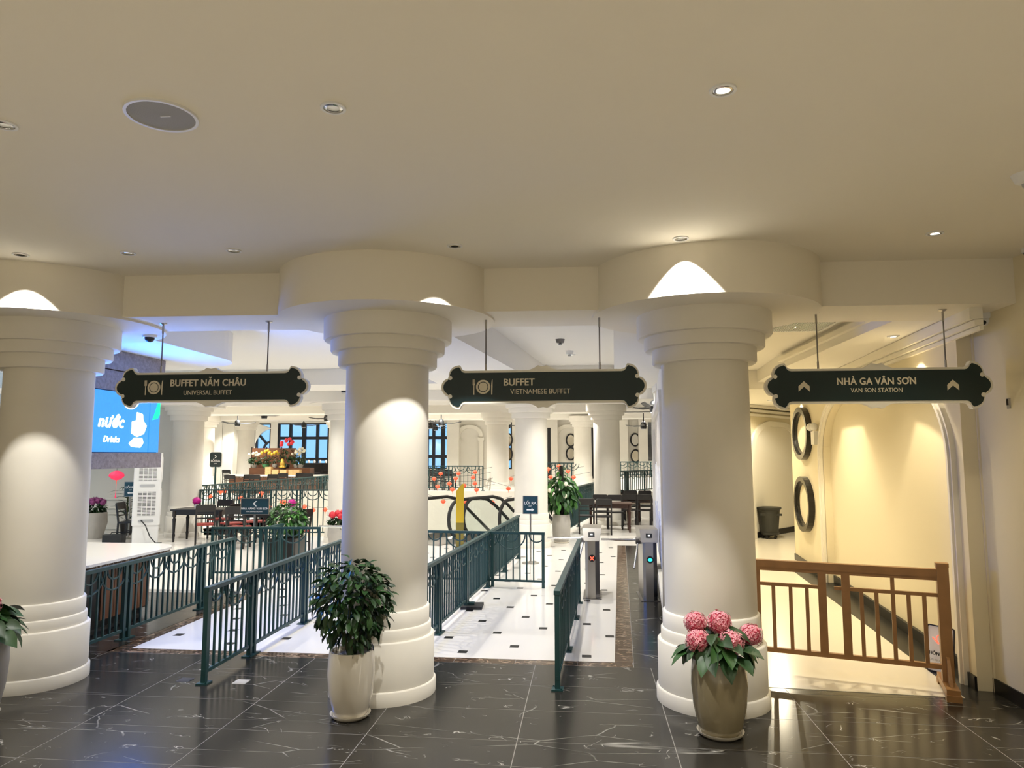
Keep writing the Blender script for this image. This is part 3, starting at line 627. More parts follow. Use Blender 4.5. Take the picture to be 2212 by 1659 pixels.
# ================================================================== GREEN RAILINGS
def ckey(f, cache={}):
    def g(*a):
        k = (f, a)
        if k not in cache: cache[k] = f(*a)
        return cache[k]
    return g
@ckey
def bal_me(w_, h_): return MB().cbox(0, 0, h_/2, w_, w_, h_).mesh('baluster', 'green_paint')
@ckey
def post_me(w_, h_): return MB().cbox(0, 0, h_/2, w_, w_, h_).mesh('post', 'green_paint')
@ckey
def foot_me(a): return MB().cbox(0, 0, 0.006, a, 0.10, 0.012).lathe([(0.008, 0.012), (0.008, 0.024)], 6, Matrix.Translation((a/2-0.015, 0.035, 0))).lathe([(0.008, 0.012), (0.008, 0.024)], 6, Matrix.Translation((-a/2+0.015, -0.035, 0))).mesh('foot_plate', 'green_paint')
@ckey
def arc_me(r, a0, a1): return MB().tube([(r*math.cos(a), 0, r*math.sin(a)) for a in [a0+(a1-a0)*i/12 for i in range(13)]], 0.011, 6).mesh('scroll', 'green_paint')
def railing(label, A, B, posts, h=0.83, zb=0.0, zb2=None, singles=(), step=0.105, detail=True, ru=0.38, scroll=True, feet=True):
    A, B = Vector((*A, zb)), Vector((*B, zb if zb2 is None else zb2)); d = B - A; Lh = math.hypot(d.x, d.y); sl = d.z/Lh
    t = thing('railing', label, 'railing', A, math.atan2(d.y, d.x))
    zl = lambda u: u*sl
    MB().bar((0, 0, h-0.018), (Lh, 0, h-0.018+zl(Lh)), 0.055, 0.036).build('top_rail', 'green_paint', t)
    MB().bar((0, 0, 0.10), (Lh, 0, 0.10+zl(Lh)), 0.026, 0.03).build('bottom_rail', 'green_paint', t)
    pu = []
    for u in posts:
        for du in (-0.045, 0.045): pu.append(u+du)
    pu += list(singles)
    for u in pu: link('post', post_me(0.042, h-0.03), t, (u, 0, zl(u)))
    if feet:
        for u in posts: link('foot_plate', foot_me(0.22), t, (u, 0, zl(u)))
        for u in singles: link('foot_plate', foot_me(0.11), t, (u, 0, zl(u)))
    if not detail:
        b = MB(); u = step
        while u < Lh: b.cbox(u, 0, 0.10+(h-0.13)/2+zl(u), 0.02, 0.02, h-0.13); u += step*1.25
        o_ = b.build('baluster', 'green_paint', t); o_['kind'] = 'stuff'
        if scroll:
            b = MB(); u = ru*0.5
            while u < Lh:
                for r in (0.12, 0.22): b.tube([(u+r*math.cos(a), 0, h-0.04+zl(u)+r*math.sin(a)) for a in [PI+PI*i/8 for i in range(9)]], 0.011, 4)
                u += ru
            o_ = b.build('scroll', 'green_paint', t); o_['kind'] = 'stuff'
        return t
    u = step*0.7
    while u < Lh - 0.03:
        if all(abs(u - p) > 0.045 for p in pu): link('baluster', bal_me(0.019, h-0.15), t, (u, 0, 0.11+zl(u)))
        u += step
    if scroll:
        u = ru*0.5
        while u < Lh - 0.05:
            for r in (0.115, 0.225):
                if u - r > -0.02 and u + r < Lh+0.02: link('scroll', arc_me(r, PI, 2*PI), t, (u, 0, h-0.036+zl(u)))
            u += ru
    return t
railing('dark green railing running alongside the drinks kiosk', (-5.04, 6.35), (-5.03, 9.92), (1.18, 2.72), singles=(0.03, 3.54))
railing('dark green queue railing whose near end stands free on the black floor, before the kiosk', (-3.36, 6.14), (-3.39, 9.85), (0.93, 2.32), singles=(0.025, 3.68))
railing('long dark green queue railing running from behind the leafy bush towards the exit stand sign', (-1.72, 7.25), (-1.32, 14.05), (0.87, 2.27, 3.74, 5.2), singles=(0.03, 6.75))
railing('short dark green queue railing standing beside the first turnstile', (-0.26, 6.30), (-0.10, 10.15), (1.28, 2.74), singles=(0.025, 3.64))
railing('dark green cross railing with a free end by the exit stand sign', (-2.55, 11.10), (-0.63, 10.96), (), singles=(0.02, 1.12, 1.90), ru=0.40, feet=False)
railing('dark green cross railing in front of the restaurant stand sign', (-6.10, 11.24), (-4.33, 11.42), (0.85,), singles=(0.02, 1.76), feet=False)
railing('short dark green railing leading back towards the bush in a black tub', (-5.22, 11.40), (-5.20, 11.95), (), singles=(0.52,))
MB_blk = thing('railing_weight', 'black square weight plate under the long queue railing', 'weight', (-1.53, 9.52, 0), 0.06)
MB().prism([(-0.12, -0.16), (0.16, -0.16), (0.16, 0.16), (-0.12, 0.16)], 0, 0.035).build('plate', 'rubber', MB_blk); MB().cbox(0, 0, 0.05, 0.1, 0.1, 0.03).build('clamp', 'green_paint', MB_blk)
# guards of the atrium and the rear platform
def gp(px, py, z): return G(px, py, z)
railing('dark green guard railing behind the dark dining tables near the kiosk', (-9.6, 17.0), (-6.05, 17.3), (1.2, 2.5), h=1.15, singles=(0.03, 3.5), detail=False)
railing('dark green guard railing running back along the side of the atrium', (-10.50, 18.2), (-10.35, 29.4), (), h=1.18, detail=False, singles=(0.1, 3, 6, 9, 11.1))
railing('dark green railing hung with red lanterns on the far upstand beyond the escalators', (PY(925, 1000, 23.5)[0]-0.6, 23.5), (PY(1044, 1000, 23.5)[0], 23.5), (), h=0.83, zb=0.82, detail=False, singles=(0.1, 1.3, 2.45))
railing('dark green guard railing behind the tall potted plant', (-0.72, 17.2), (0.62, 25.6), (0.6, 3.2, 5.6), h=1.13, detail=False, singles=(0.03, 8.4))
railing('dark green railing hung with lanterns behind the tall plant, up on the rear platform', (PY(1183, 1000, 24.0)[0]-0.5, 24.0), (PY(1240, 1000, 24.0)[0], 24.0), (), h=0.75, zb=1.0, detail=False, singles=(0.1, 1.3))
railing('dark green railing close behind the furthest dining chairs', (PY(1336, 1000, 23.0)[0], 23.0), (PY(1412, 1000, 25.0)[0], 25.0), (0.5,), h=0.75, zb=0.75, detail=False, singles=(1.7,))
railing('dark green railing below the pair of oval frames at the far end', (PY(1335, 1000, 29.0)[0], 29.0), (PY(1412, 1000, 29.0)[0], 29.0), (), h=0.62, zb=1.12, detail=False, singles=(0.1, 1.3))
slab('wall_atrium', rect(PY(1170, 1000, 24)[0], PY(1243, 1000, 24)[0], 23.95, 24.1), 0.3, 1.0, 'hall_wall'); slab('wall_atrium', [(PY(1336, 1000, 23.0)[0], 23.0), (PY(1415, 1000, 25.0)[0], 25.0), (PY(1415, 1000, 25.0)[0], 25.2), (PY(1336, 1000, 23.0)[0], 23.2)], 0, 0.75, 'hall_wall')
slab('floor', rect(PY(1335, 1000, 29.0)[0], 6, 28.9, 38.2), 0.4, 1.12, 'white_marble')

# ================================================================== TURNSTILES
def turnstile(label, x, y, rz, mark, arm_len=0.52):
    t = thing('turnstile', label, 'turnstile', (x, y, 0), rz)
    b = MB().prism([(-0.085, 0.0), (-0.05, -0.03), (0.055, -0.03), (0.11, 0.03), (0.11, 0.62), (-0.085, 0.62)], 0, 0.80)
    b.build('cabinet', 'steel', t)
    MB().prism([(0.056, -0.0295), (0.112, 0.029), (0.112, 0.62), (0.10, 0.62)], 0.06, 0.80).build('side_panel', 'steel_dark', t)
    MB().add([(-0.105, -0.03, 0.80), (0.125, -0.03, 0.80), (0.125, 0.64, 0.80), (-0.105, 0.64, 0.80), (-0.12, 0.05, 0.965), (0.14, 0.05, 0.965), (0.14, 0.64, 0.965), (-0.12, 0.64, 0.965), (-0.08, -0.032, 0.79), (0.10, -0.032, 0.79), (0.10, 0.6, 0.79), (-0.08, 0.6, 0.79)],
             [(0, 1, 5, 4), (1, 2, 6, 5), (2, 3, 7, 6), (3, 0, 4, 7), (4, 5, 6, 7), (8, 9, 1, 0), (9, 10, 2, 1), (10, 11, 3, 2), (11, 8, 0, 3)]).build('head', 'steel', t)
    M_ = Matrix.Translation((0.005, 0.008, 0.882)) @ Matrix.Rotation(math.atan2(0.08, 0.165), 4, 'X').inverted()
    s_ = MB().cbox(0, -0.004, 0, 0.085, 0.006, 0.062, M_).build('reader_screen', 'black_plastic', t)
    MB().cbox(0, -0.008, 0, 0.030, 0.003, 0.016, M_).build('screen_symbol', 'led_white', s_)
    d_ = MB().lathe([(0.048, -0.01), (0.048, 0.012)], 24, Matrix.Translation((0.01, -0.032, 0.56)) @ Matrix.Rotation(PI/2, 4, 'X')).build('indicator', 'black_plastic', t)
    y0 = -0.046
    if mark == 'cross':
        for s in (-1, 1): MB().bar((0.01-0.026, y0, 0.56-0.026*s), (0.01+0.026, y0, 0.56+0.026*s), 0.012, 0.004, (0, 1, 0)).build('cross_bar', 'led_red', d_)
    else:
        for s in (-1, 1): MB().prism([(0.01+s*0.002, -0.024), (0.01+s*0.026, -0.012), (0.01+s*0.034, 0.0), (0.01+s*0.026, 0.012), (0.01+s*0.002, 0.024)][::s], -y0-0.002, -y0, FACE @ Matrix.Translation((0, 0.56, 0))).build('arrow', 'led_teal', d_)
    MB().lathe([(0.05, -0.05), (0.05, 0.05)], 14, Matrix.Translation((-0.10, 0.33, 0.78)) @ Matrix.Rotation(PI/2, 4, 'Y')).build('hub', 'steel_dark', t)
    MB().tube([(-0.12, 0.33, 0.79), (-0.12-arm_len, 0.33, 0.79)], 0.017, 10).build('arm', 'chrome', t)
    MB().tube([(-0.12, 0.31, 0.75), (-0.20, 0.10, 0.42)], 0.015, 10).build('arm', 'chrome', t)
    MB().cbox(0.01, 0.30, 0.004, 0.26, 0.70, 0.008).build('floor_plate', 'steel_dark', t)
    return t
turnstile('steel turnstile showing a red cross', 0.065, 10.25, -0.02, 'cross')
turnstile('steel turnstile showing a teal arrow light', 0.86, 10.18, 0.03, 'arrow')
turnstile('steel turnstile mostly hidden by the bush-side column, only its arm showing', -3.88, 11.6, 0.0, 'cross', 0.55)

# ================================================================== WOODEN BARRIER, BIN, BOARD
A_, B_ = Vector((1.40, 7.12, 0)), Vector((3.045, 6.60, 0))
t = thing('wooden_barrier', 'honey-brown wooden barrier across the corridor entrance', 'barrier', A_, math.atan2(B_.y-A_.y, B_.x-A_.x)); LB = (B_-A_).length
MB().box(-0.05, LB, -0.035, 0.035, 0.955, 1.02).box(-0.05, LB, -0.028, 0.028, 0.925, 0.955).build('top_rail', 'barrier_wood', t)
for a_, b_ in ((0, 0.75), (0.87, LB)): MB().box(a_, b_, -0.016, 0.016, 0.785, 0.815).build('upper_rail', 'barrier_wood', t)
MB().box(0, LB, -0.022, 0.022, 0.185, 0.225).build('bottom_rail', 'barrier_wood', t)
for u in (0.77, 0.965): MB().box(u-0.035, u+0.035, -0.026, 0.026, 0.22, 0.93).build('middle_post', 'barrier_wood', t)
bm_ = MB().box(-0.016, 0.016, -0.014, 0.014, 0.22, 0.79).mesh('baluster', 'barrier_wood'); bl_ = MB().box(-0.016, 0.016, -0.014, 0.014, 0.22, 0.93).mesh('baluster', 'barrier_wood')
for u, m_ in ((0.10, bm_), (0.22, bl_), (0.35, bm_), (0.50, bm_), (0.64, bm_), (1.09, bm_), (1.21, bm_), (1.34, bl_), (1.46, bm_), (1.58, bm_)): link('baluster', m_, t, (u, 0, 0))
for u in (-0.03, LB): MB().box(u-0.045, u+0.045, -0.045, 0.045, 0.08, 1.04).prism(rrect(u-0.05, u+0.05, -0.05, 0.05, 0.02), 1.04, 1.075).build('end_post', 'barrier_wood', t)
for u in (-0.03, LB):
    f_ = MB().box(u-0.05, u+0.05, -0.27, 0.27, 0.03, 0.09).box(u-0.055, u+0.055, -0.29, -0.20, 0, 0.05).box(u-0.055, u+0.055, 0.20, 0.29, 0, 0.05).build('foot', 'barrier_wood', t)
    for s in (-1, 1): MB().add([(u-0.012, s*0.045, 0.09), (u+0.012, s*0.045, 0.09), (u+0.012, s*0.18, 0.09), (u-0.012, s*0.18, 0.09), (u-0.012, s*0.045, 0.30), (u+0.012, s*0.045, 0.30), (u+0.012, s*0.08, 0.28), (u-0.012, s*0.08, 0.28), (u-0.012, s*0.16, 0.14), (u+0.012, s*0.16, 0.14)], [(0, 1, 2, 3), (4, 5, 1, 0), (4, 7, 6, 5), (7, 8, 9, 6), (8, 3, 2, 9), (0, 3, 8, 7, 4), (1, 5, 6, 9, 2)]).build('brace', 'barrier_wood', f_)
t = thing('waste_bin', 'tall black plastic waste bin on a wheeled dolly at the corridor end', 'bin', (*G(1663, 1163), 0))
MB().lathe([(0.20, 0.14), (0.255, 0.70), (0.255, 0.72), (0.24, 0.72), (0.20, 0.25)], 28).build('barrel', 'bin_plastic', t)
MB().lathe([(0.255, 0.68), (0.275, 0.70), (0.29, 0.72), (0.285, 0.75), (0.25, 0.75)], 28).build('rim', 'bin_plastic', t)
for s in (-1, 1): MB().cbox(s*0.19, -0.19, 0.58, 0.12, 0.06, 0.05).build('handle', 'bin_plastic', t)
MB().lathe([(0.21, 0.10), (0.22, 0.15)], 24).build('dolly', 'bin_plastic', t)
for k_ in range(5):
    a_ = k_*2*PI/5+0.3; MB().lathe([(0.035, -0.014), (0.035, 0.014)], 12, Matrix.Translation((0.16*math.cos(a_), 0.16*math.sin(a_), 0.035)) @ Matrix.Rotation(PI/2, 4, 'X')).cbox(0.16*math.cos(a_), 0.16*math.sin(a_), 0.085, 0.03, 0.03, 0.05).build('caster', 'rubber', t)
bp = MW @ Vector((U(7.16), 0, -0.02))
t = thing('notice_board', 'small white no-entry notice leaning against the wall behind the barrier post', 'notice', (bp.x-0.10, bp.y-0.02, 0.0), -1.0)
LE = Matrix.Rotation(-0.12, 4, 'X') @ FACE
MB().ring(rrect(-0.13, 0.13, 0, 0.42, 0.02, 2), rrect(-0.12, 0.12, 0.01, 0.41, 0.015, 2), 0.0, 0.012, LE).build('frame', 'black_frame', t)
MB().prism(rrect(-0.12, 0.12, 0.01, 0.41, 0.015, 2), 0.0, 0.006, LE).build('sheet', 'white_plastic', t)
lr = (PI/2-0.12, 0, 0)
text('lettering', 'KHÔNG ĐI', 0.042, 'black_plastic', t, (0, -0.03, 0.175), lr, 0.02); text('lettering', 'DO NOT GO', 0.028, 'grey_plastic', t, (0, -0.025, 0.115), lr)
MB().ring([(0.042*math.cos(a), 0.30+0.042*math.sin(a)) for a in [i*PI/12 for i in range(24)]], [(0.035*math.cos(a), 0.30+0.035*math.sin(a)) for a in [i*PI/12 for i in range(24)]], 0.006, 0.008, LE).bar((-0.026, -0.05, 0.325), (0.026, -0.045, 0.272), 0.007).build('ban_ring', 'led_red', t)
for px_, py_, m_, l_ in ((400, 1469, 'pot_dark', 'dark square floor outlet cover on the black tiles'), (521, 1473, 'pot_grey', 'pale grey square floor outlet cover on the black tiles')):
    t = thing('floor_outlet', l_, 'floor outlet', (*G(px_, py_), 0))
    MB().prism(rrect(-0.06, 0.06, -0.06, 0.06, 0.006, 2), 0, 0.003).build('cover', m_, t); MB().prism(rrect(-0.045, 0.045, -0.045, 0.045, 0.005, 2), 0.003, 0.0045).build('lid', m_, t)
# oval frames on the corridor wall
def oval(label, M, c, rx, rz, m='mirror', frame=0.085, dep=0.10):
    t = tag(link('oval_mirror', None), label, 'mirror')
    e = lambda k: [((rx+k)*math.cos(a), (rz+k)*math.sin(a)) for a in [i*2*PI/40 for i in range(40)]]
    T = M @ Matrix.Translation((c[0], c[1], 0))
    MB().ring(e(0), e(-frame), -dep, 0.0, T).build('outer_frame', 'black_frame', t)
    MB().ring(e(-frame), e(-frame-0.03), -dep*0.6, 0.0, T).build('inner_bead', 'black_frame', t)
    MB().prism(e(-frame-0.02), -0.015, 0.0, T).build('glass_disc', m, t)
    return t
oval('upper of the two black oval frames beside the arched niche', MW, (U(13.2), 2.385), 0.66, 0.47, 'wall')
oval('lower of the two black oval frames beside the arched niche', MW, (U(13.24), 1.135), 0.66, 0.485, 'wall')
oval('black oval frame seen edge-on past the mural wall end', MM, (ml-0.6, 2.35), 0.55, 0.5)
for px_, py_, l_, m_ in ((1372, 950, 'upper far black oval frame above the rear railing', 'hall_wall'), (1373, 985, 'lower far black oval frame half hidden by the rear railing', 'mirror'), (1099, 950, 'upper oval porthole beside the escalator-side column', 'led_blue'), (1099, 981, 'lower oval porthole beside the escalator-side column', 'led_blue'), (1233, 951, 'upper oval porthole just before the slim far column', 'mirror'), (1233, 980, 'lower oval porthole just before the slim far column', 'mirror')):
    xx, zz = PY(px_, py_, FY-0.03)
    oval(l_, wmat((xx, FY-0.01), (-1, 0)), (0, zz), 0.27 if px_ != 1099 else 0.22, 0.36, 'mirror' if m_ == 'led_blue' else m_, 0.05, 0.06)
# far wall relief: pilasters and small arches
for px_, l_ in ((1000, 'cream arched wall relief between the far window and the escalator-side column'), (1212, 'cream arched wall relief behind the tall plant')):
    xx = PY(px_+15, 950, FY)[0]; t = tag(link('arch_relief', None), l_, 'arch'); Mx = wmat((xx, FY-0.01), (-1, 0)); a1 = arch(-0.55, 0.55, 2.9, 3.45, 0.55)
    band([(x, max(z, 1.2)) for x, z in a1], [(x*1.3, z*1.0 + (0.17 if z > 2.95 else 0) if z > 1 else 1.2) for x, z in a1], -0.12, 0, Mx).build('arch_band', 'moulding', t)
    for s in (-1, 1): MB().cbox(s*0.64, 2.85, -0.12, 0.34, 0.16, 0.2, Mx).build('impost', 'moulding', t); MB().cbox(s*0.64, 2.0, -0.1, 0.2, 1.6, 0.12, Mx).build('pilaster', 'moulding', t)
for px_ in (985, 1195, 1345, 1395, 480, 505):
    xx = PY(px_, 950, FY)[0]; slab('wall_pilaster', rect(xx-0.4, xx+0.25, FY-0.5, FY), 0.4, 3.86, 'plaster', 'cream pilaster on the far wall')
for px_ in (1186, 1281):
    xx = PY(px_, 950, 34)[0]; slab('window_slit', rect(xx-0.08, xx+0.08, 34, 34.1), 0.9, 3.3, 'black_frame', 'tall dark slit window')

# ================================================================== DRINKS KIOSK
KX = -5.42
MK = Matrix(((0, 0, 1, KX), (1, 0, 0, 0), (0, 1, 0, 0), (0, 0, 0, 1)))        # local x -> world y, local y -> world z, local z -> world x (towards the hall)
k0, k1 = 6.45, 8.62
t = thing('kiosk_canopy', 'stone-clad drinks kiosk canopy with a glowing blue menu panel', 'kiosk sign', (KX, 7.5, 1.9)); tinv = Matrix.Translation((-KX, -7.5, -1.9)); MKl = tinv @ MK
for z0, z1, d in ((2.985, 3.212, 0.02), (2.745, 2.975, 0.0)): MB().box(k0, k1, z0, z1, -0.25, d, MKl).build('fascia_stone', 'stone', t)
MB().box(k0, k1+0.01, 1.845, 2.025, -0.25, 0.015, MKl).build('sill_stone', 'stone', t)
MB().box(k0, k1-0.03, 2.02, 2.75, -0.24, -0.03, MKl).build('cabinet', 'frame_blue', t)
PB = [(6.45, 7.335), (7.35, 8.375), (8.395, 8.60)]
for a_, b_ in PB:
    pn = MB().box(a_, b_, 2.035, 2.735, -0.03, -0.012, MKl).build('light_panel', 'led_blue', t)
KR = Matrix(((0, 0, 1, 0), (1, 0, 0, 0), (0, 1, 0, 0), (0, 0, 0, 1))).to_euler()
def ktext(body, y_, z_, s_, wt): 
    o_ = text('lettering', body, s_, 'led_white', t, (0.0, y_-7.5, z_-1.9), weight=wt, shear=0.25); o_.rotation_euler = KR; o_.location.x = -0.010
ktext('nước', 7.66, 2.38, 0.20, 0.035); ktext('Drinks', 7.68, 2.18, 0.10, 0.03)
MB().prism([(8.04, 2.26), (8.15, 2.22), (8.28, 2.26), (8.33, 2.36), (8.26, 2.42), (8.24, 2.50), (8.13, 2.52), (8.12, 2.42), (8.04, 2.40)], -0.012, -0.006, MKl).build('ice_icon', 'led_white', t)
MB().prism([(8.0, 2.14), (8.05, 2.10), (8.22, 2.09), (8.28, 2.15), (8.25, 2.21), (8.10, 2.21)], -0.012, -0.006, MKl).build('ice_icon', 'led_white', t)
for r0 in (0.19, 0.16, 0.10): MB().ring([(8.0+r0*math.cos(a), 2.735+min(0, r0*math.sin(a))) for a in [i*PI/18 for i in range(36)]], [(8.0+(r0-0.012)*math.cos(a), 2.735+min(0, (r0-0.012)*math.sin(a))) for a in [i*PI/18 for i in range(36)]], -0.012, -0.008, MKl).build('emblem_ring', 'led_white', t)
MB().prism([(8.44, 2.44), (8.55, 2.46), (8.595, 2.52), (8.595, 2.70), (8.55, 2.68), (8.50, 2.55)], -0.012, -0.008, MKl).build('leaf_icon', 'led_green', t)
add_light('AREA', (KX+0.05, 7.65, 2.4), 50, (0.035, 0.22, 1.0), 1.6, target=(KX+2, 7.65, 2.4), sizey=0.66)
t = thing('kiosk_counter', 'white topped drinks counter with brown wood panels and a rounded corner', 'counter', (-6.4, 8.6, 0))
top = [(-2.6, -1.3), (0.80, -1.3), (0.92, -1.1), (0.92, 0.35)] + arc(0.42, 0.35, 0.5, 0, PI/2, 8)[1:] + [(-2.6, 0.85)]
MB().prism(top, 0.755, 0.785).build('worktop', 'white_marble', t)
MB().prism([(x*0.985, y*0.985) for x, y in top], 0.70, 0.755).build('stone_edge', 'brown_marble', t)
MB().prism([(-2.5, -1.1), (0.80, -1.1), (0.80, 0.2), (-2.5, 0.2)], 0.08, 0.70).build('carcass', 'black_wood', t)
for i in range(4): MB().box(0.80, 0.815, -0.72+i*0.23, -0.72+i*0.23+0.222, 0.10, 0.69).build('panel', 'brown_wood', t)
MB().box(-2.4, 0.76, -1.05, 0.15, 0, 0.08).build('plinth', 'black_plastic', t)

# ------------------------------------------------------------------ standing signs
def stand_sign(label, x, y, rz, h, w_, hh, lines, pole=True, chev=None, arrow=None, frame='steel'):
    t = thing('stand_sign', label, 'sign', (x, y, 0), rz)
    MB().lathe([(0.16, 0), (0.16, 0.012), (0.05, 0.022), (0.02, 0.04)], 24).build('base', 'steel', t)
    MB().tube([(0, 0, 0.02), (0, 0, h-hh)], 0.017, 10).build('pole', 'steel', t)
    MB().ring(rrect(-w_/2, w_/2, h-hh, h, 0.005, 1), rrect(-w_/2+0.012, w_/2-0.012, h-hh+0.012, h-0.012, 0.004, 1), -0.012, 0.012, FACE).build('frame', frame, t)
    MB().box(-w_/2+0.01, w_/2-0.01, -0.006, 0.01, h-hh+0.01, h-0.01).build('panel', 'panel_teal', t)
    for body, s_, zz, wt in lines: text('lettering', body, s_, 'white_letter', t, (0, -0.009, h-hh+zz), weight=wt, depth=0.001)
    if chev:
        c = h-hh+chev[1]; s = chev[0]; k = chev[2]
        MB().prism([(s*0.030*k, 0.0), (-s*0.010*k, 0.04*k), (-s*0.032*k, 0.04*k), (s*0.008*k, 0), (-s*0.032*k, -0.04*k), (-s*0.010*k, -0.04*k)], 0.007, 0.010, FACE @ Matrix.Translation((0, c, 0))).build('chevron', 'white_letter', t)
    if arrow:
        c = h-hh+arrow[1]; s = arrow[0]
        MB().prism([(-0.07*s, -0.014), (0.025*s, -0.014), (0.025*s, -0.032), (0.075*s, 0.0), (0.025*s, 0.032), (0.025*s, 0.014), (-0.07*s, 0.014)][::1 if s > 0 else -1], 0.007, 0.010, FACE @ Matrix.Translation((0, c, 0))).build('arrow', 'white_letter', t)
    return t
stand_sign('steel-framed exit stand sign with an arrow, in front of the escalator-side column', -1.04, 13.45, -0.12, 1.24, 0.29, 0.34, [('LỐI RA', 0.075, 0.20, 0.01), ('EXIT', 0.03, 0.145, 0.0)], arrow=(1, 0.08))
stand_sign('restaurant stand sign with a back-pointing chevron behind the cross railing', -5.62, 11.75, 0.05, 1.27, 0.50, 0.285, [('NHÀ HÀNG VÂN SƠN', 0.046, 0.105, 0.03), ('VAN SON RESTAURANT', 0.027, 0.055, 0.0)], chev=(-1, 0.19, 1.15))
stand_sign('exit stand sign beside the small chair in the kiosk corner', -10.95, 16.3, 0.15, 1.36, 0.30, 0.36, [('LỐI RA', 0.075, 0.22, 0.01), ('EXIT', 0.03, 0.16, 0.0)], arrow=(-1, 0.09))
xx, zz = PY(466, 993, 22.0)
t = thing('pole_sign', 'dark rounded exit sign with a chevron on a tall pole before the far column', 'sign', (xx, 22.0, 0))
MB().prism(rrect(-0.21, 0.21, zz-0.25, zz+0.25, 0.07), -0.02, 0.0, FACE).build('rim', 'white_plastic', t); MB().prism(rrect(-0.195, 0.195, zz-0.235, zz+0.235, 0.06), 0.0, 0.012, FACE).build('panel', 'sign_green', t)
text('lettering', 'LỐI RA', 0.10, 'white_letter', t, (0, -0.014, zz-0.04), weight=0.02); text('lettering', 'EXIT', 0.05, 'white_letter', t, (0, -0.014, zz-0.13))
MB().prism([(-0.02, 0.05), (0.025, 0.10), (-0.02, 0.15), (0.02, 0.15), (0.06, 0.10), (0.02, 0.05)][::-1], 0.012, 0.016, FACE @ Matrix.Translation((-0.02, zz, 0))).build('chevron', 'white_letter', t)
MB().tube([(0, 0.01, 0), (0, 0.01, zz-0.2)], 0.03, 10).build('pole', 'green_paint', t); MB().lathe([(0.25, 0), (0.25, 0.02), (0.05, 0.05)], 20).build('base', 'green_paint', t)
# yellow totem by the escalator
x_, y_ = PY(994, 1100, 14.6)[0], 14.6
t = thing('yellow_totem', 'yellow angled totem panel in front of the escalators', 'totem', (x_, y_, 0), 0.15)
MB().prism([(-0.085, 0.62), (0.075, 0.62), (0.075, 1.40), (0.045, 1.41), (-0.02, 1.34), (-0.085, 1.26)], -0.02, 0.02, FACE).build('upper_panel', 'yellow_panel', t)
MB().prism([(-0.085, 0.12), (0.075, 0.12), (0.075, 0.62), (-0.085, 0.62)], -0.018, 0.018, FACE).build('lower_panel', 'yellow_glaze', t); MB().box(-0.10, 0.09, -0.10, 0.10, 0, 0.12).build('base', 'pot_dark', t)

# ================================================================== ESCALATORS
def escalator(label, x, y, rz, ww=0.95):
    t = thing('escalator', label, 'escalator', (x, y, 0), rz)     # local +y runs away and down
    def path(o_):
        p = [(o_, 2.1, -0.25)] if False else []
        p += [(o_, 0.12 - 0.42*math.sin(a), 0.55 - 0.42*math.cos(a)) for a in [i*PI/10 for i in range(11)]]
        p += [(o_, 1.1, 0.97), (o_, 1.5, 0.90), (o_, 1.9, 0.72), (o_, 4.5, -0.80), (o_, 7.0, -2.3)]
        return p
    for o_ in (0, ww):
        pt = path(o_)
        MB().tube(pt, 0.04, 8).build('handrail', 'rubber', t)
        n_ = len(pt); gl = MB(); vs_ = [(o_, a, b) for _, a, b in pt] + [(o_, a, min(b, 0.1) if a < 1.2 else b-0.9) for _, a, b in pt]
        gl.add(vs_, [(i, i+1, n_+i+1, n_+i) for i in range(n_-1)]); gl.build('glass_panel', 'glass', t)
        MB().prism([(-0.25, 0.0), (1.3, 0.0), (7.0, -3.3), (7.0, -3.05), (1.6, 0.12), (-0.05, 0.16), (-0.25, 0.12)], o_-0.08, o_+0.08, Matrix(((0, 0, 1, 0), (1, 0, 0, 0), (0, 1, 0, 0), (0, 0, 0, 1)))).build('skirt', 'steel', t)
    MB().box(0.05, ww-0.05, -0.6, 0.9, 0.0, 0.02).build('landing_plate', 'steel', t)
    for i in range(9): MB().box(0.08, ww-0.08, 0.9+i*0.4, 1.3+i*0.4, -0.3-i*0.23, -0.02-i*0.23).build('step', 'steel_dark', t)
    return t
escalator('escalator nearer the leafy bush column, behind the yellow totem', -3.85, 16.6, -0.38)
escalator('escalator partly hidden by the escalator-side column', -2.72, 16.75, -0.38)

# ================================================================== FURNITURE
def make_chair(seatm):
    t = thing('dining_chair', '', 'chair', (0, 0, 0))
    MB().prism(rrect(-0.21, 0.21, -0.20, 0.22, 0.03, 2), 0.43, 0.465).build('seat', seatm, t)
    for sx in (-1, 1):
        MB().bar((sx*0.185, 0.195, 0), (sx*0.19, 0.19, 0.43), 0.034).build('leg', 'black_wood', t)
        MB().bar((sx*0.185, -0.215, 0), (sx*0.19, -0.19, 0.45), 0.034).build('leg', 'black_wood', t)
        MB().bar((sx*0.19, -0.19, 0.45), (sx*0.185, -0.255, 0.86), 0.034).build('back_post', 'black_wood', t)
        MB().bar((sx*0.187, -0.2, 0.22), (sx*0.187, 0.19, 0.22), 0.02).build('stretcher', 'black_wood', t)
    Mx_ = Matrix.Translation((0, -0.252, 0.80)) @ Matrix.Rotation(0.155, 4, 'X') @ FACE
    MB().prism(rrect(-0.205, 0.205, -0.06, 0.10, 0.04, 4), -0.014, 0.014, Mx_).build('back_rail', 'black_wood', t)
    for z_ in (0.60, 0.69): MB().bar((-0.19, -0.19-(z_-0.45)*0.158, z_), (0.19, -0.19-(z_-0.45)*0.158, z_), 0.014, 0.03).build('back_slat', 'black_wood', t)
    return t
chairs = {}
def chair(x, y, rz, label, seatm='black_wood', z=0.0):
    if seatm not in chairs:
        c = chairs[seatm] = make_chair(seatm); c.location = (x, y, z); c.rotation_euler = (0, 0, rz); c['label'] = label; c['group'] = 'dining chairs'; return c
    return dup(chairs[seatm], (x, y, z), rz, label)
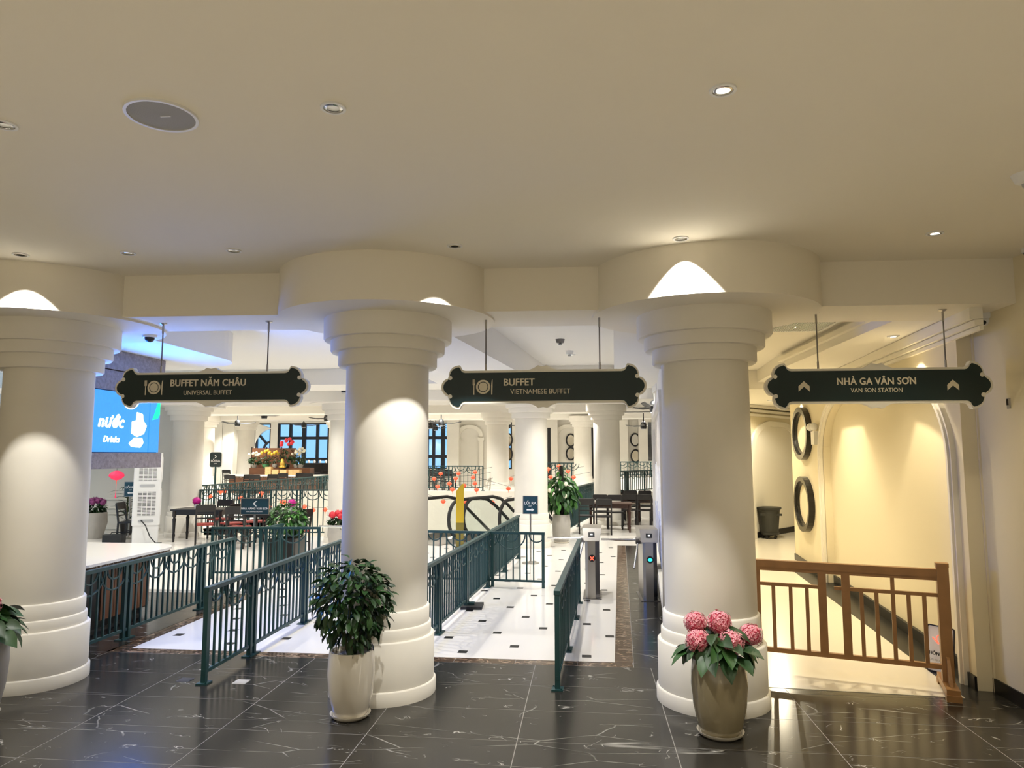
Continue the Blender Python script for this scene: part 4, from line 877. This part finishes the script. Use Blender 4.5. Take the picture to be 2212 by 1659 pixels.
def table(x, y, rz, label, wx=1.2, wy=0.7, z=0.0, m='black_wood', topm=None):
    t = thing('dining_table', label, 'table', (x, y, z), rz, 'dining tables')
    MB().prism(rrect(-wx/2, wx/2, -wy/2, wy/2, 0.02, 2), 0.715, 0.75).build('tabletop', topm or m, t)
    MB().ring(rrect(-wx/2+0.06, wx/2-0.06, -wy/2+0.06, wy/2-0.06, 0.01, 1), rrect(-wx/2+0.085, wx/2-0.085, -wy/2+0.085, wy/2-0.085, 0.01, 1), 0.62, 0.715).build('apron', m, t)
    lm = MB().lathe([(0.022, 0), (0.028, 0.10), (0.035, 0.16), (0.026, 0.19), (0.036, 0.45), (0.042, 0.52), (0.028, 0.55), (0.028, 0.57), (0.045, 0.59), (0.045, 0.715)], 12).mesh('leg', m)
    for sx in (-1, 1):
        for sy in (-1, 1): link('leg', lm, t, (sx*(wx/2-0.075), sy*(wy/2-0.075), 0))
    return t
# seats by the kiosk side
table(-8.95, 16.1, 0.03, 'black dining table with a pink flower posy, beside the air cooler column', 1.25, 0.75)
table(-7.0, 15.6, 0.03, 'black dining table with a magenta posy behind the bush in a black tub', 1.25, 0.75)
chair(-8.55, 15.45, PI+0.5+PI, 'black chair drawn up before the table next to the air cooler', 'red_cushion')
chair(-8.05, 15.75, 0.9, 'black chair with a red seat between the two dark tables', 'red_cushion')
chair(-7.75, 16.25, PI*0.6, 'black chair with a red seat behind the restaurant stand sign', 'red_cushion')
chair(-7.5, 14.95, 0.1, 'black chair with a red seat in front of the second dark table', 'red_cushion')
chair(-5.95, 14.3, 1.2, 'black ladder-back chair near the red flower pot', 'red_cushion')
chair(-8.9, 16.75, PI, 'black chair pushed in behind the table next to the air cooler', 'red_cushion')
chair(-10.6, 15.85, -1.45, 'small black chair beside the tall air cooler', 'black_wood')
# seats behind the turnstiles
table(0.62, 19.2, 0.0, 'dark brown dining table behind the first turnstile', 1.15, 0.75, m='table_wood')
table(1.62, 21.4, 0.0, 'dark brown dining table beside the mural wall end', 0.9, 0.75, m='table_wood')
table(1.05, 22.05, 0.0, 'dark brown dining table at the back of the seating by the cream column', 1.2, 0.75, m='table_wood')
for px_, Y_, rz_, l_ in ((1267, 18.6, 0.0, 'black chair with its back turned, just behind the first turnstile'), (1304, 18.5, 0.0, 'black chair with its back turned, next to the brown table leg'), (1297, 20.0, PI, 'black chair on the far side of the table behind the first turnstile'), (1329, 19.9, PI, 'black chair facing out, across the table behind the first turnstile'),
    (1359, 20.8, 0.0, 'black chair with its back turned, in the middle of the seating'), (1391, 20.7, 0.0, 'black chair with its back turned, closest to the mural wall'), (1335, 22.9, PI, 'black chair with a brown top rail at the back of the seating'), (1364, 22.3, PI, 'black chair behind the middle table of the seating'), (1395, 22.4, PI, 'black chair furthest back along the mural wall')):
    chair(PY(px_, 1100, Y_)[0], Y_, rz_, l_)
# far seats on the rear platform
for i, (px_, Y_) in enumerate(((505, 24.6), (532, 24.6), (558, 24.8), (584, 25.0), (618, 27.0), (645, 27.0), (672, 27.0), (655, 33), (675, 33), (697, 33), (712, 32.5), (935, 31), (950, 32), (965, 31), (495, 33), (515, 33.5), (650, 36.5), (690, 36.8), (668, 36.8), (930, 34), (970, 34), (948, 35.5))):
    o_ = ('first', 'second', 'third', 'fourth', 'fifth', 'sixth', 'seventh', 'eighth', 'ninth', 'tenth', 'eleventh', 'twelfth', 'thirteenth', 'fourteenth', 'fifteenth')
    l_ = o_[i] + ' small black chair counted from the kiosk side before the buffet island' if i < 7 else o_[i-7] + ' tiny black chair among those under the far windows'
    chair(PY(px_, 1000, Y_)[0], Y_, (0, PI)[i % 2], l_, z=0.4)['group'] = ('chairs before the buffet island' if i < 7 else 'far chairs under the windows')
for px_, Y_, l_ in ((682, 34, 'dark table under the far grid window'), (948, 33, 'dark table under the far central window')): table(PY(px_, 1000, Y_)[0], Y_, 0, l_, 1.6, 0.9, 0.4)

# ------------------------------------------------------------------ air cooler, bag
cx_, cy_ = -10.16, 15.75
t = thing('air_cooler', 'tall white air cooler tower with vent grilles and a trailing cable', 'air cooler', (cx_, cy_, 0), 0.55)
MB().prism(rrect(-0.27, 0.27, -0.22, 0.22, 0.03, 3), 0.0, 0.40).build('lower_tank', 'white_plastic', t); MB().prism(rrect(-0.29, 0.29, -0.24, 0.24, 0.03, 3), 0.40, 2.05).build('body', 'white_plastic', t)
def vent(face, z0, z1, n):
    g = MB().box(-0.19, 0.19, -0.243, -0.238, z0, z1).build('vent_recess', 'black_plastic', t) if face == 'f' else MB().box(0.288, 0.293, -0.16, 0.16, z0, z1).build('vent_recess', 'black_plastic', t)
    for i in range(n):
        z_ = z0 + (i+0.5)*(z1-z0)/n
        (MB().box(-0.19, 0.19, -0.252, -0.24, z_-0.009, z_+0.009) if face == 'f' else MB().box(0.29, 0.302, -0.16, 0.16, z_-0.009, z_+0.009)).build('louvre', 'white_plastic', g)
    for j in range(5):
        u_ = -0.19 + 0.095*j
        (MB().box(u_-0.008, u_+0.008, -0.253, -0.24, z0, z1) if face == 'f' else MB().box(0.29, 0.303, u_*0.84-0.008, u_*0.84+0.008, z0, z1)).build('louvre_post', 'white_plastic', g)
for f_ in ('f', 's'): vent(f_, 0.62, 1.16, 17); vent(f_, 1.42, 1.95, 17)
for z_ in (0.50, 1.30): MB().prism(rrect(-0.16, 0.16, z_-0.03, z_+0.03, 0.03, 4), 0.24, 0.25, FACE).build('handle_recess', 'grey_plastic', t)
MB().box(0.29, 0.296, -0.04, 0.06, 1.22, 1.37).build('control_panel', 'panel_teal', t)
MB().tube([(-0.1, -0.26, 0.52), (0.0, -0.30, 0.40), (0.10, -0.33, 0.15), (0.22, -0.40, 0.012), (0.35, -0.45, 0.012)], 0.012, 6).build('cable', 'cable', t)
t = thing('tool_bag', 'black box-shaped bag on the floor before the small chair', 'bag', (-10.72, 15.45, 0), 0.2)
MB().prism(rrect(-0.22, 0.22, -0.13, 0.13, 0.05), 0, 0.2).build('body', 'black_plastic', t); MB().tube([(-0.08, 0, 0.2), (-0.06, 0, 0.24), (0.06, 0, 0.24), (0.08, 0, 0.2)], 0.01).build('handle', 'rubber', t)
# kiosk corner wall with panel mouldings
kw = struct(MB().box(-16, -10.3, 17.5, 17.8, 0, 3.4).build('wall_kiosk', 'hall_wall'), 'pale wall behind the air cooler')
for z_ in (0.10, 0.48, 0.62, 0.85): MB().box(-13.8, -10.9, 17.46, 17.5, z_, z_+0.035).build('panel_moulding', 'moulding', kw)

# ================================================================== PLANTS
def leaf_mesh(name, Ln, W, m, droop=0.25, seg=4):
    b = MB(); vs_ = []; 
    for i in range(seg+1):
        s = i/seg; wd = W*math.sin(PI*min(1, s*0.92+0.06))**0.8*(1 if i < seg else 0.02); z = -droop*Ln*s*s
        vs_ += [(-wd/2, s*Ln, z+0.18*wd), (0, s*Ln, z), (wd/2, s*Ln, z+0.18*wd)]
    fs_ = []
    for i in range(seg): fs_ += [(3*i, 3*i+1, 3*i+4, 3*i+3), (3*i+1, 3*i+2, 3*i+5, 3*i+4)]
    return b.add(vs_, fs_, True).mesh(name, m)
def joined_leaves(name, me, mats, m, parent):
    vs0 = [Vector(v.co) for v in me.vertices]; fs0 = [tuple(p.vertices) for p in me.polygons]; b = MB()
    for M_ in mats: b.add([tuple(M_ @ v) for v in vs0], fs0, True)
    o_ = b.build(name, m, parent); o_['kind'] = 'stuff'; return o_
def leaf_at(p, yaw, tilt, roll=0.0, s=1.0):
    return Matrix.Translation(p) @ Matrix.Rotation(yaw, 4, 'Z') @ Matrix.Rotation(tilt, 4, 'X') @ Matrix.Rotation(roll, 4, 'Y') @ Matrix.Scale(s, 4)
def scatter(n, cz, rx, rz, low=-0.7, shell=0.45):
    out = []
    while len(out) < n:
        v = Vector((random.gauss(0, 1), random.gauss(0, 1), random.gauss(0, 1))).normalized()
        if v.z < low: continue
        k = shell + (1-shell)*random.random()**0.6
        out.append(((v.x*rx*k, v.y*rx*k, cz+v.z*rz*k), math.atan2(-v.x, v.y) + random.gauss(0, 0.5), v.z*0.5 - 0.5 + random.gauss(0, 0.3), random.gauss(0, 0.35), random.uniform(0.7, 1.25)))
    return out
def pot(t, prof, m, saucer=True, soilz=None, rs=None):
    MB().lathe(prof, 40).build('pot', m, t)
    r, z = prof[-1]; MB().lathe([(r-0.03, z-0.03), (0, z-0.028)], 24).build('soil', 'soil', t)
    if saucer:
        r0 = prof[0][0]; MB().lathe([(r0+0.01, 0.0), (r0+0.035, 0.02), (r0+0.04, 0.035), (r0+0.025, 0.032), (r0+0.015, 0.018), (0.01, 0.016)], 36).build('saucer', 'pot_white', t)
POT = lambda s, hz: [(0.115*s, 0.012), (0.14*s, 0.05*hz/0.5), (0.172*s, 0.20*hz/0.5), (0.182*s, 0.33*hz/0.5), (0.178*s, 0.42*hz/0.5), (0.170*s, hz), (0.150*s, hz), (0.150*s, hz-0.03)]
t = thing('potted_bush', 'glossy dark leafy bush in a tall white pot before the column', 'plant', (-1.82, 5.53, 0))
pot(t, POT(1.0, 0.50), 'pot_white')
lm1 = leaf_mesh('leaf', 0.085, 0.042, 'leaf_dark'); lm2 = leaf_mesh('leaf', 0.085, 0.042, 'leaf_mid')
for k_ in range(9):
    a_ = k_*0.7; MB().tube([(0.03*math.cos(a_), 0.03*math.sin(a_), 0.47), (0.10*math.cos(a_), 0.10*math.sin(a_), 0.72), (0.20*math.cos(a_), 0.20*math.sin(a_), 0.95+0.05*(k_ % 3))], [0.009, 0.007, 0.003], 5).build('branch', 'stem', t)
sc_ = [((p[0]*(1.0 if p[2] > 0.7 else 0.8), p[1]*0.85, p[2]), *r_) for p, *r_ in scatter(760, 0.84, 0.30, 0.36, -0.9)]
sc_.sort(key=lambda q: q[0][1] - 0.3*q[0][2])
for i, (p, yw, tl, rl, s) in enumerate(sc_[:290]):
    o_ = link('leaf', (lm1, lm2)[i % 2], t); o_.matrix_basis = leaf_at(p, yw, tl, rl, s)
joined_leaves('foliage', lm1, [leaf_at(*q) for q in sc_[290:]], 'leaf_dark', t)
def flower_head(c, r, t, m1, m2=None, n=110):
    b = MB(); c = Vector(c)
    for i in range(n):
        ph = math.acos(1-1.75*(i+0.5)/n); th = i*2.39996; v = Vector((math.sin(ph)*math.cos(th), math.sin(ph)*math.sin(th), math.cos(ph)))
        p = c + v*r*random.uniform(0.86, 1.05); u = v.cross(Vector((0.3, 0.2, 1))).normalized(); w_ = v.cross(u); a = random.random()*PI; u, w_ = u*math.cos(a)+w_*math.sin(a), w_*math.cos(a)-u*math.sin(a)
        q = r*0.19; u = (u + v*random.gauss(0, 0.25)).normalized(); w_ = v.cross(u)
        for k in range(4):
            c1, s1 = math.cos(k*PI/2), math.sin(k*PI/2); e1 = u*c1 + w_*s1; e2 = w_*c1 - u*s1
            b.add([p, p+e1*q*0.6-e2*q*0.42+v*q*0.12, p+e1*q*1.05+v*q*0.02, p+e1*q*0.6+e2*q*0.42+v*q*0.12], [(0, 1, 2, 3)])
    h_ = b.build('flower_head', m1, t)
    MB().ball(c, r*0.86, 14, 9).build('flower_core', m2 or m1, h_); return h_
def hydrangea(label, x, y, heads, m1, m2, potm, s=1.1, hz=0.53):
    t = thing('potted_hydrangea', label, 'plant', (x, y, 0)); pot(t, POT(s, hz), potm)
    bl = leaf_mesh('leaf', 0.20, 0.115, 'leaf_dark', 0.4); bl2 = leaf_mesh('leaf', 0.18, 0.105, 'leaf_mid', 0.35)
    for i in range(64):
        a_ = i*2.4; k = random.random(); r = 0.05+0.15*k
        o_ = link('leaf', (bl, bl2)[i % 2], t); o_.matrix_basis = leaf_at((r*math.cos(a_), r*math.sin(a_), hz+0.02+0.16*(1-k)+0.05*random.random()), a_-PI/2, random.uniform(-0.7, 0.35), random.gauss(0, 0.3), random.uniform(0.7, 1.1))
    for hx, hy, hz_, r in heads:
        MB().tube([(hx*0.3, hy*0.3, hz-0.03), (hx*0.8, hy*0.8, hz_-r*0.6)], 0.008, 5).build('stem', 'stem', t); flower_head((hx, hy, hz_), r, t, m1, m2)
    return t
hydrangea('pink hydrangeas in a tall olive glazed pot before the column', 0.945, 5.46, [(-0.155, 0.02, 0.775, 0.082), (-0.155, -0.08, 0.665, 0.088), (0.02, 0.03, 0.775, 0.090), (0.075, -0.10, 0.665, 0.090), (0.235, 0.0, 0.70, 0.082)], 'pink_pale', 'pink', 'pot_olive')
hx_ = PY(-45, 1400, 5.2)[0]
hydrangea('pale pink hydrangeas barely entering at the picture edge beside the kiosk-side column', hx_, 5.2, [(0.10, -0.05, 0.85, 0.085), (-0.08, 0.0, 0.89, 0.09), (0.0, -0.1, 0.80, 0.09)], 'pink_pale', 'pink', 'pot_grey', 1.1, 0.62)
# tall plant by the guard railing
t = thing('potted_tree', 'tall broad-leaved green plant in a pale pot behind the turnstiles', 'plant', (*G(1213, 1172), 0))
pot(t, [(0.14, 0), (0.20, 0.12), (0.215, 0.45), (0.19, 0.64), (0.165, 0.64), (0.165, 0.6)], 'pot_grey')
MB().tube([(0, 0, 0.55), (0.02, 0, 1.1), (0.0, 0, 1.75)], [0.05, 0.045, 0.04], 8).build('moss_pole', 'soil', t)
lt = leaf_mesh('leaf', 0.21, 0.095, 'leaf_mid', 0.4); lt2 = leaf_mesh('leaf', 0.21, 0.10, 'leaf_light', 0.4)
for i, (p, yw, tl, rl, s) in enumerate(scatter(275, 1.12, 0.37, 0.44, -1.0, 0.25)):
    o_ = link('leaf', (lt, lt, lt2)[i % 3], t); o_.matrix_basis = leaf_at(p, yw, tl-0.2, rl, s*0.9)
for i in range(16):
    o_ = link('leaf', lt2 if i % 2 else lt, t); o_.matrix_basis = leaf_at((0.04*math.cos(i), 0.04*math.sin(i), 1.45+0.018*i), i*2.4, random.uniform(-0.3, 0.4), 0, 0.8)
for fx, fz in ((0.12, 1.35), (0.10, 1.08), (-0.25, 1.2)): MB().ball((fx, -0.36, fz), 0.045, 8, 5, sq=(1, 0.5, 1.2)).build('white_bloom', 'white_flower', t)
# bush in a black tub behind the cross railing
x_, y_ = PY(622, 1100, 12.3)[0], 11.85
t = thing('potted_bush', 'round light green bush in a black square tub behind the cross railing', 'plant', (x_, y_+0.45, 0))
MB().prism(rrect(-0.25, 0.25, -0.25, 0.25, 0.02, 1), 0, 0.55).build('tub', 'pot_dark', t); MB().prism(rrect(-0.22, 0.22, -0.22, 0.22, 0.02, 1), 0.5, 0.552).build('soil', 'soil', t)
lb = leaf_mesh('leaf', 0.095, 0.05, 'leaf_mid'); lb2 = leaf_mesh('leaf', 0.095, 0.05, 'leaf_light'); ss = scatter(620, 0.86, 0.32, 0.32, -0.95, 0.5); ss.sort(key=lambda q: q[0][1]-0.3*q[0][2])
MB().tube([(0, 0, 0.5), (0, 0, 0.9)], [0.03, 0.01], 6).build('trunk', 'stem', t)
for i, q in enumerate(ss[:280]):
    o_ = link('leaf', (lb, lb2)[i % 2], t); o_.matrix_basis = leaf_at(*q)
joined_leaves('foliage', lb, [leaf_at(*q) for q in ss[280:]], 'leaf_mid', t)
# smaller flower pots
def flower_pot(label, x, y, z, pw_, ph_, potm, fm, n, spread, fz, leafm='leaf_dark', hr=0.06):
    t = thing('flower_pot', label, 'flowers', (x, y, z)); pot(t, [(pw_*0.7, 0), (pw_, ph_*0.6), (pw_*0.95, ph_), (pw_*0.8, ph_), (pw_*0.8, ph_*0.9)], potm, False)
    lv = leaf_mesh('leaf', spread*0.45, spread*0.22, leafm); joined_leaves('foliage', lv, [leaf_at((p[0], p[1], p[2]), a, b, c, s) for p, a, b, c, s in scatter(90, ph_+fz*0.35, spread*0.9, fz*0.45, -0.8, 0.3)], leafm, t)
    for i in range(n):
        a_ = i*2.4; r = spread*math.sqrt((i+0.5)/n); flower_head((r*math.cos(a_), r*math.sin(a_), ph_+fz*(0.75+0.35*math.cos(r/spread*1.4))), hr, t, fm, None, 24)
    return t
x_, y_ = G(200, 1163); flower_pot('purple flowers in a large grey stone pot in the kiosk corner', x_, y_, 0, 0.30, 0.62, 'pot_grey', 'purple', 14, 0.26, 0.28, hr=0.07)
x_, y_ = G(728, 1192); flower_pot('red flowers in a grey pot beside the bush-side column', x_, y_+0.1, 0, 0.24, 0.55, 'pot_grey', 'red_flower', 12, 0.24, 0.22, hr=0.07)
x_ = PY(412, 1040, 22.5)[0]; flower_pot('yellow flowers in a dark pot near the kiosk-side guard railing', x_, 22.5, 0.0, 0.2, 1.0, 'pot_dark', 'yellow_flower', 10, 0.2, 0.2, hr=0.08)
x_ = PY(275, 1100, 17.05)[0]
t = thing('potted_palm', 'dark strap-leaved plant squeezed behind the air cooler', 'plant', (x_, 17.05, 0)); pot(t, [(0.12, 0), (0.16, 0.3), (0.15, 0.3), (0.13, 0.28)], 'pot_dark', False)
ls = leaf_mesh('leaf', 0.55, 0.07, 'leaf_dark', 0.5)
for i in range(26):
    o_ = link('leaf', ls, t); o_.matrix_basis = leaf_at((0, 0, 0.3+0.035*i), i*2.4, 0.9-0.02*i, 0, 0.8)
MB().tube([(0, 0, 0.25), (0, 0, 1.2)], 0.02, 6).build('trunk', 'stem', t)
for px_, py_, Y_, l_ in ((424, 1100, 16.1, 'magenta posy in a glass on the table next to the air cooler'), (630, 1100, 15.6, 'magenta posy in a glass on the second dark table')):
    t = thing('flower_vase', l_, 'flowers', (PY(px_, py_, Y_)[0], Y_, 0.75)); MB().lathe([(0.04, 0), (0.05, 0.08), (0.045, 0.1), (0.04, 0.1), (0.04, 0.02)], 14).build('glass', 'white_plastic', t); flower_head((0, 0, 0.17), 0.10, t, 'magenta', None, 50)

# ================================================================== LANTERNS
lan = MB().lathe([(0.02, -0.085), (0.06, -0.075), (0.105, -0.03), (0.115, 0.0), (0.105, 0.03), (0.06, 0.075), (0.02, 0.085)], 10, smooth=False).mesh('shade', 'lantern')
lanp = MB().lathe([(0.03, -0.11), (0.09, -0.09), (0.15, -0.035), (0.165, 0.0), (0.15, 0.035), (0.09, 0.09), (0.03, 0.11)], 10, smooth=False).mesh('shade', 'lantern_pink')
capm = MB().lathe([(0.03, 0.083), (0.03, 0.10)], 8).lathe([(0.03, -0.10), (0.03, -0.083)], 8).mesh('cap', 'gold'); tasm = MB().lathe([(0.006, -0.2), (0.012, -0.1)], 6).mesh('tassel', 'lantern')
def lantern(x, y, z, label, group, me=lan, s=1.0):
    t = thing('paper_lantern', label, 'lantern', (x, y, z), 0, group); link('shade', me, t, scale=(s, s, s)); link('cap', capm, t, scale=(s, s, s)); link('tassel', tasm, t, scale=(s, s, s)); return t
def cable(label, P):
    o_ = MB().tube(P, 0.0045, 5).build('lantern_cable', 'cable'); tag(o_, label, 'cable', 'lantern cables'); return o_
q4 = lambda a, b: (900+a*0.2441, 860+b*0.2441); q3 = lambda a, b: (350+a/5.35, 860+b/5.35)
strings = [
    ('over the escalators, upper strand', 21.5, [q4(213, 668), q4(370, 665), q4(517, 655)]), ('over the escalators, second strand', 21.0, [q4(155, 713), q4(345, 711), q4(500, 702)]),
    ('over the escalators, third strand', 20.5, [q4(185, 782), q4(290, 757), q4(515, 755)]), ('over the escalators, fourth strand', 20.0, [q4(316, 808), q4(420, 775), q4(530, 811)]),
    ('low behind the escalator glass', 19.0, [q4(235, 915), q4(435, 922), q4(670, 925)]), ('between the two columns past the escalators', 20.5, [q4(812, 800), q4(835, 712)]),
    ('behind the tall potted plant', 22.5, [q4(1165, 628), q4(1258, 603), q4(1340, 648)]), ('lower behind the tall potted plant', 22.0, [q4(1185, 765), q4(1185, 697), q4(1390, 700)]),
    ('behind the table next to the air cooler', 18.6, [q3(555, 1135), q3(675, 1080), q3(720, 1076)]), ('above the restaurant stand sign', 18.8, [q3(790, 1215), q3(910, 1155), q3(1150, 1100)]),
    ('behind the bush in the black tub', 18.4, [q3(1235, 1255), q3(1390, 1200), q3(1420, 1205)]), ('towards the red flower pot', 18.4, [q3(1645, 1255), q3(1745, 1295), q3(1885, 1290), q3(2040, 1250)])]
for nm, Y_, P in strings:
    pts = [PY(*p, Y_) for p in P]
    for k_, (x_, z_) in enumerate(pts): lantern(x_, Y_, z_, ('first', 'second', 'third', 'last')[k_] + ' red paper lantern on the strand ' + nm, 'red lanterns ' + nm, lan, 0.62)
    a_, b_ = pts[0], pts[-1]; cable('thin lantern cable ' + nm, [(a_[0]-0.9, Y_+0.2, a_[1]+0.3)] + [(x_, Y_, z_+0.060) for x_, z_ in pts] + [(b_[0]+0.5, Y_+0.2, b_[1]+0.15)])
x_, z_ = PY(252, 1027, 15.6)
pl_ = lantern(x_, 15.6, z_, 'large pink paper lantern hanging under the kiosk canopy', None, lanp, 1.0)
MB().tube([(0, 0, -0.10), (0, 0, -0.38), (0, 0, -0.52)], [0.004, 0.004, 0.02], 6).build('tassel_cord', 'lantern_pink', pl_)
cable('cord holding up the large pink lantern', [(x_, 15.6, z_+0.1), (x_, 15.6, 3.2)])

# ================================================================== CEILING FANS
def make_fan():
    t = thing('ceiling_fan', '', 'fan', (0, 0, 0), 0, 'ceiling fans')
    MB().tube([(0, 0, 0.12), (0, 0, 0.50)], 0.022, 8).build('down_rod', 'black_plastic', t)
    MB().lathe([(0.02, -0.13), (0.10, -0.12), (0.115, -0.06), (0.115, 0.02), (0.095, 0.10), (0.05, 0.14)], 20).build('motor', 'black_plastic', t)
    MB().lathe([(0.02, -0.15), (0.095, -0.145), (0.10, -0.12)], 20).build('lamp_disc', 'grey_plastic', t)
    for k_ in range(3):
        M_ = Matrix.Rotation(k_*2*PI/3, 4, 'Z')
        MB().add([(0.1, -0.05, -0.02), (0.1, 0.05, 0.0), (0.45, 0.075, 0.0), (0.45, -0.06, -0.03), (0.78, 0.05, 0.05), (0.78, -0.03, 0.02), (0.1, -0.05, -0.035), (0.1, 0.05, -0.015), (0.45, 0.075, -0.012), (0.45, -0.06, -0.042), (0.78, 0.05, 0.042), (0.78, -0.03, 0.012)], [(0, 1, 2, 3), (3, 2, 4, 5), (7, 6, 9, 8), (8, 9, 11, 10), (0, 3, 9, 6), (3, 5, 11, 9), (1, 7, 8, 2), (2, 8, 10, 4), (5, 4, 10, 11)], False, M_).build('blade', 'black_plastic', t)
    return t
fan0 = None
for px_, py_, Y_, rz_, l_ in ((571, 897, 25.5, 0.05, 'black ceiling fan nearest over the buffet island'), (513, 914, 29.0, 0.1, 'black ceiling fan before the far arched window pier'), (706, 903, 27.0, 0.9, 'black ceiling fan close to the bush-side column'), (656, 918, 33.5, 0.08, 'small far black ceiling fan against the grid window'),
    (953, 913, 27.0, 0.1, 'black ceiling fan before the far central window'), (930, 920, 33.0, 0.5, 'small far black ceiling fan at the central window edge'), (941, 924, 35.0, 1.0, 'smallest black ceiling fan low over the central window'), (1097, 918, 28.0, 0.6, 'black ceiling fan peeking out between the two hall columns'), (1390, 919, 26.5, 0.35, 'black ceiling fan over the far seating by the mural wall'), (1415, 878, 15.0, 0.1, 'black ceiling fan whose blade shows past the vietnamese buffet sign'), (748, 836, 14.9, 0.1, 'black ceiling fan blade showing behind the buffet năm châu sign end')):
    x_, z_ = PY(px_, py_, Y_)
    if fan0 is None: fan0 = make_fan(); fan0.location = (x_, Y_, z_); fan0.rotation_euler = (0, 0, rz_); fan0['label'] = l_
    else: dup(fan0, (x_, Y_, z_), rz_, l_)

# ================================================================== BUFFET ISLAND WITH FLOWERS
IY = 29.5
xl, zt_ = PY(493, 1022, IY); xr, _ = PY(698, 1018, IY)
ctop = PY(600, 1025, IY)[1]
t = thing('buffet_island', 'long brown buffet island with a pale stone top on the rear platform', 'counter', ((xl+xr)/2, IY, 0.4))
hw = (xr-xl)/2; ctop -= 0.4
pl = [(-hw, -0.3), (-hw*0.55, -0.75), (hw*0.6, -0.75), (hw, -0.2), (hw, 0.6), (-hw, 0.6)]
MB().prism(pl, ctop-0.06, ctop).build('worktop', 'white_marble', t); MB().prism([(x*0.97, y*0.95) for x, y in pl], ctop-0.12, ctop-0.06).build('stone_edge', 'brown_marble', t); MB().prism([(x*0.92, y*0.85) for x, y in pl], 0, ctop-0.12).build('carcass', 'brown_wood', t)
MB().box(-hw*0.55, hw*0.72, 0.0, 0.5, ctop, ctop+0.28).build('shelf_riser', 'brown_wood', t)
zI = ctop + 0.4
def itop(px_): return PY(px_, 1000, IY)[0]
for i, (px_, w_, lv) in enumerate(((592, 13, 3), (607, 15, 2), (624, 15, 2), (640, 9, 2), (652, 14, 2))):
    for k_ in range(lv):
        t = thing('bamboo_steamer_box', ('bottom', 'middle', 'top')[k_ if lv == 3 else 2*k_] + ' pale wooden box in the ' + ('first', 'second', 'third', 'fourth', 'fifth')[i] + ' stack on the buffet island', 'box', (itop(px_), IY-0.45, zI+0.11*k_), 0, 'boxes on the buffet island'); ww = w_/1534*29.5
        MB().box(-ww/2, ww/2, -0.12, 0.12, 0, 0.075).build('tray', 'bamboo', t); MB().box(-ww/2-0.006, ww/2+0.006, -0.126, 0.126, 0.077, 0.108).build('lid', 'bamboo', t)
def bouquet(label, px_, fm, potm, h_, n, spread, ph=0.16, pr=0.12, leafm='leaf_dark', z=0.28, dy=0.2, hr=0.07): return flower_pot(label, itop(px_), IY+dy, zI+z, pr, ph, potm, fm, n, spread, h_, leafm, hr)
bouquet('white orchids with dark leaves at the kiosk end of the buffet island', 545, 'white_flower', 'pot_grey', 0.45, 7, 0.30)
bouquet('pale flowers in a green glazed bowl on the buffet island', 570, 'yellow_flower', 'green_glaze', 0.55, 6, 0.22, pr=0.16)
bouquet('yellow and cream flowers in the middle of the buffet island', 590, 'yellow_flower', 'pot_grey', 0.50, 5, 0.16)
bouquet('tall red flower spray rising over the buffet island', 616, 'red_flower', 'pot_dark', 1.0, 8, 0.34, hr=0.09)
bouquet('cream orchids beside the golden figure on the buffet island', 636, 'white_flower', 'pot_grey', 0.5, 6, 0.2, leafm='leaf_mid')
bouquet('arching white orchids in a grey pot at the far end of the buffet island', 645, 'white_flower', 'pot_grey', 0.62, 8, 0.26)
t = thing('gold_figure', 'small golden seated ornament on the buffet island', 'ornament', (itop(612), IY-0.1, zI+0.28)); MB().lathe([(0.14, 0), (0.15, 0.06), (0.10, 0.12), (0.12, 0.2), (0.07, 0.28), (0.075, 0.34), (0.03, 0.40)], 16).build('body', 'gold', t); MB().lathe([(0.16, -0.02), (0.16, 0.0)], 16).build('base', 'pot_dark', t)
t = thing('wood_screen', 'brown wooden folding screen behind the flowers on the buffet island', 'screen', (itop(590), IY+0.8, 0.4))
for i in range(3): MB().box(-1.35+i*0.68, -0.70+i*0.68, -0.02, 0.02, 0.05, PY(560, 968, IY+0.8)[1]-0.4).build('panel', 'brown_wood', t); MB().box(-1.38+i*0.68, -1.34+i*0.68, -0.03, 0.03, 0, PY(560, 966, IY+0.8)[1]-0.4).build('upright', 'black_wood', t)
t = thing('dark_sideboard', 'black cabinet with glinting jars under the far grid window', 'cabinet', (PY(700, 1000, 34.8)[0], 34.8, 0.4))
MB().box(-1.0, 1.0, -0.25, 0.25, 0.08, 1.15).build('carcass', 'black_wood', t); MB().box(-1.05, 1.05, -0.28, 0.28, 1.15, 1.2).build('top', 'black_wood', t)
for i in range(4): MB().box(-0.96+i*0.49, -0.51+i*0.49, -0.262, -0.25, 0.12, 1.1).build('door', 'black_wood', t)
for i in range(6): MB().lathe([(0.05, 1.2), (0.06, 1.28), (0.03, 1.36)], 10, Matrix.Translation((-0.8+i*0.3, 0, 0))).build('jar', 'white_plastic', t)
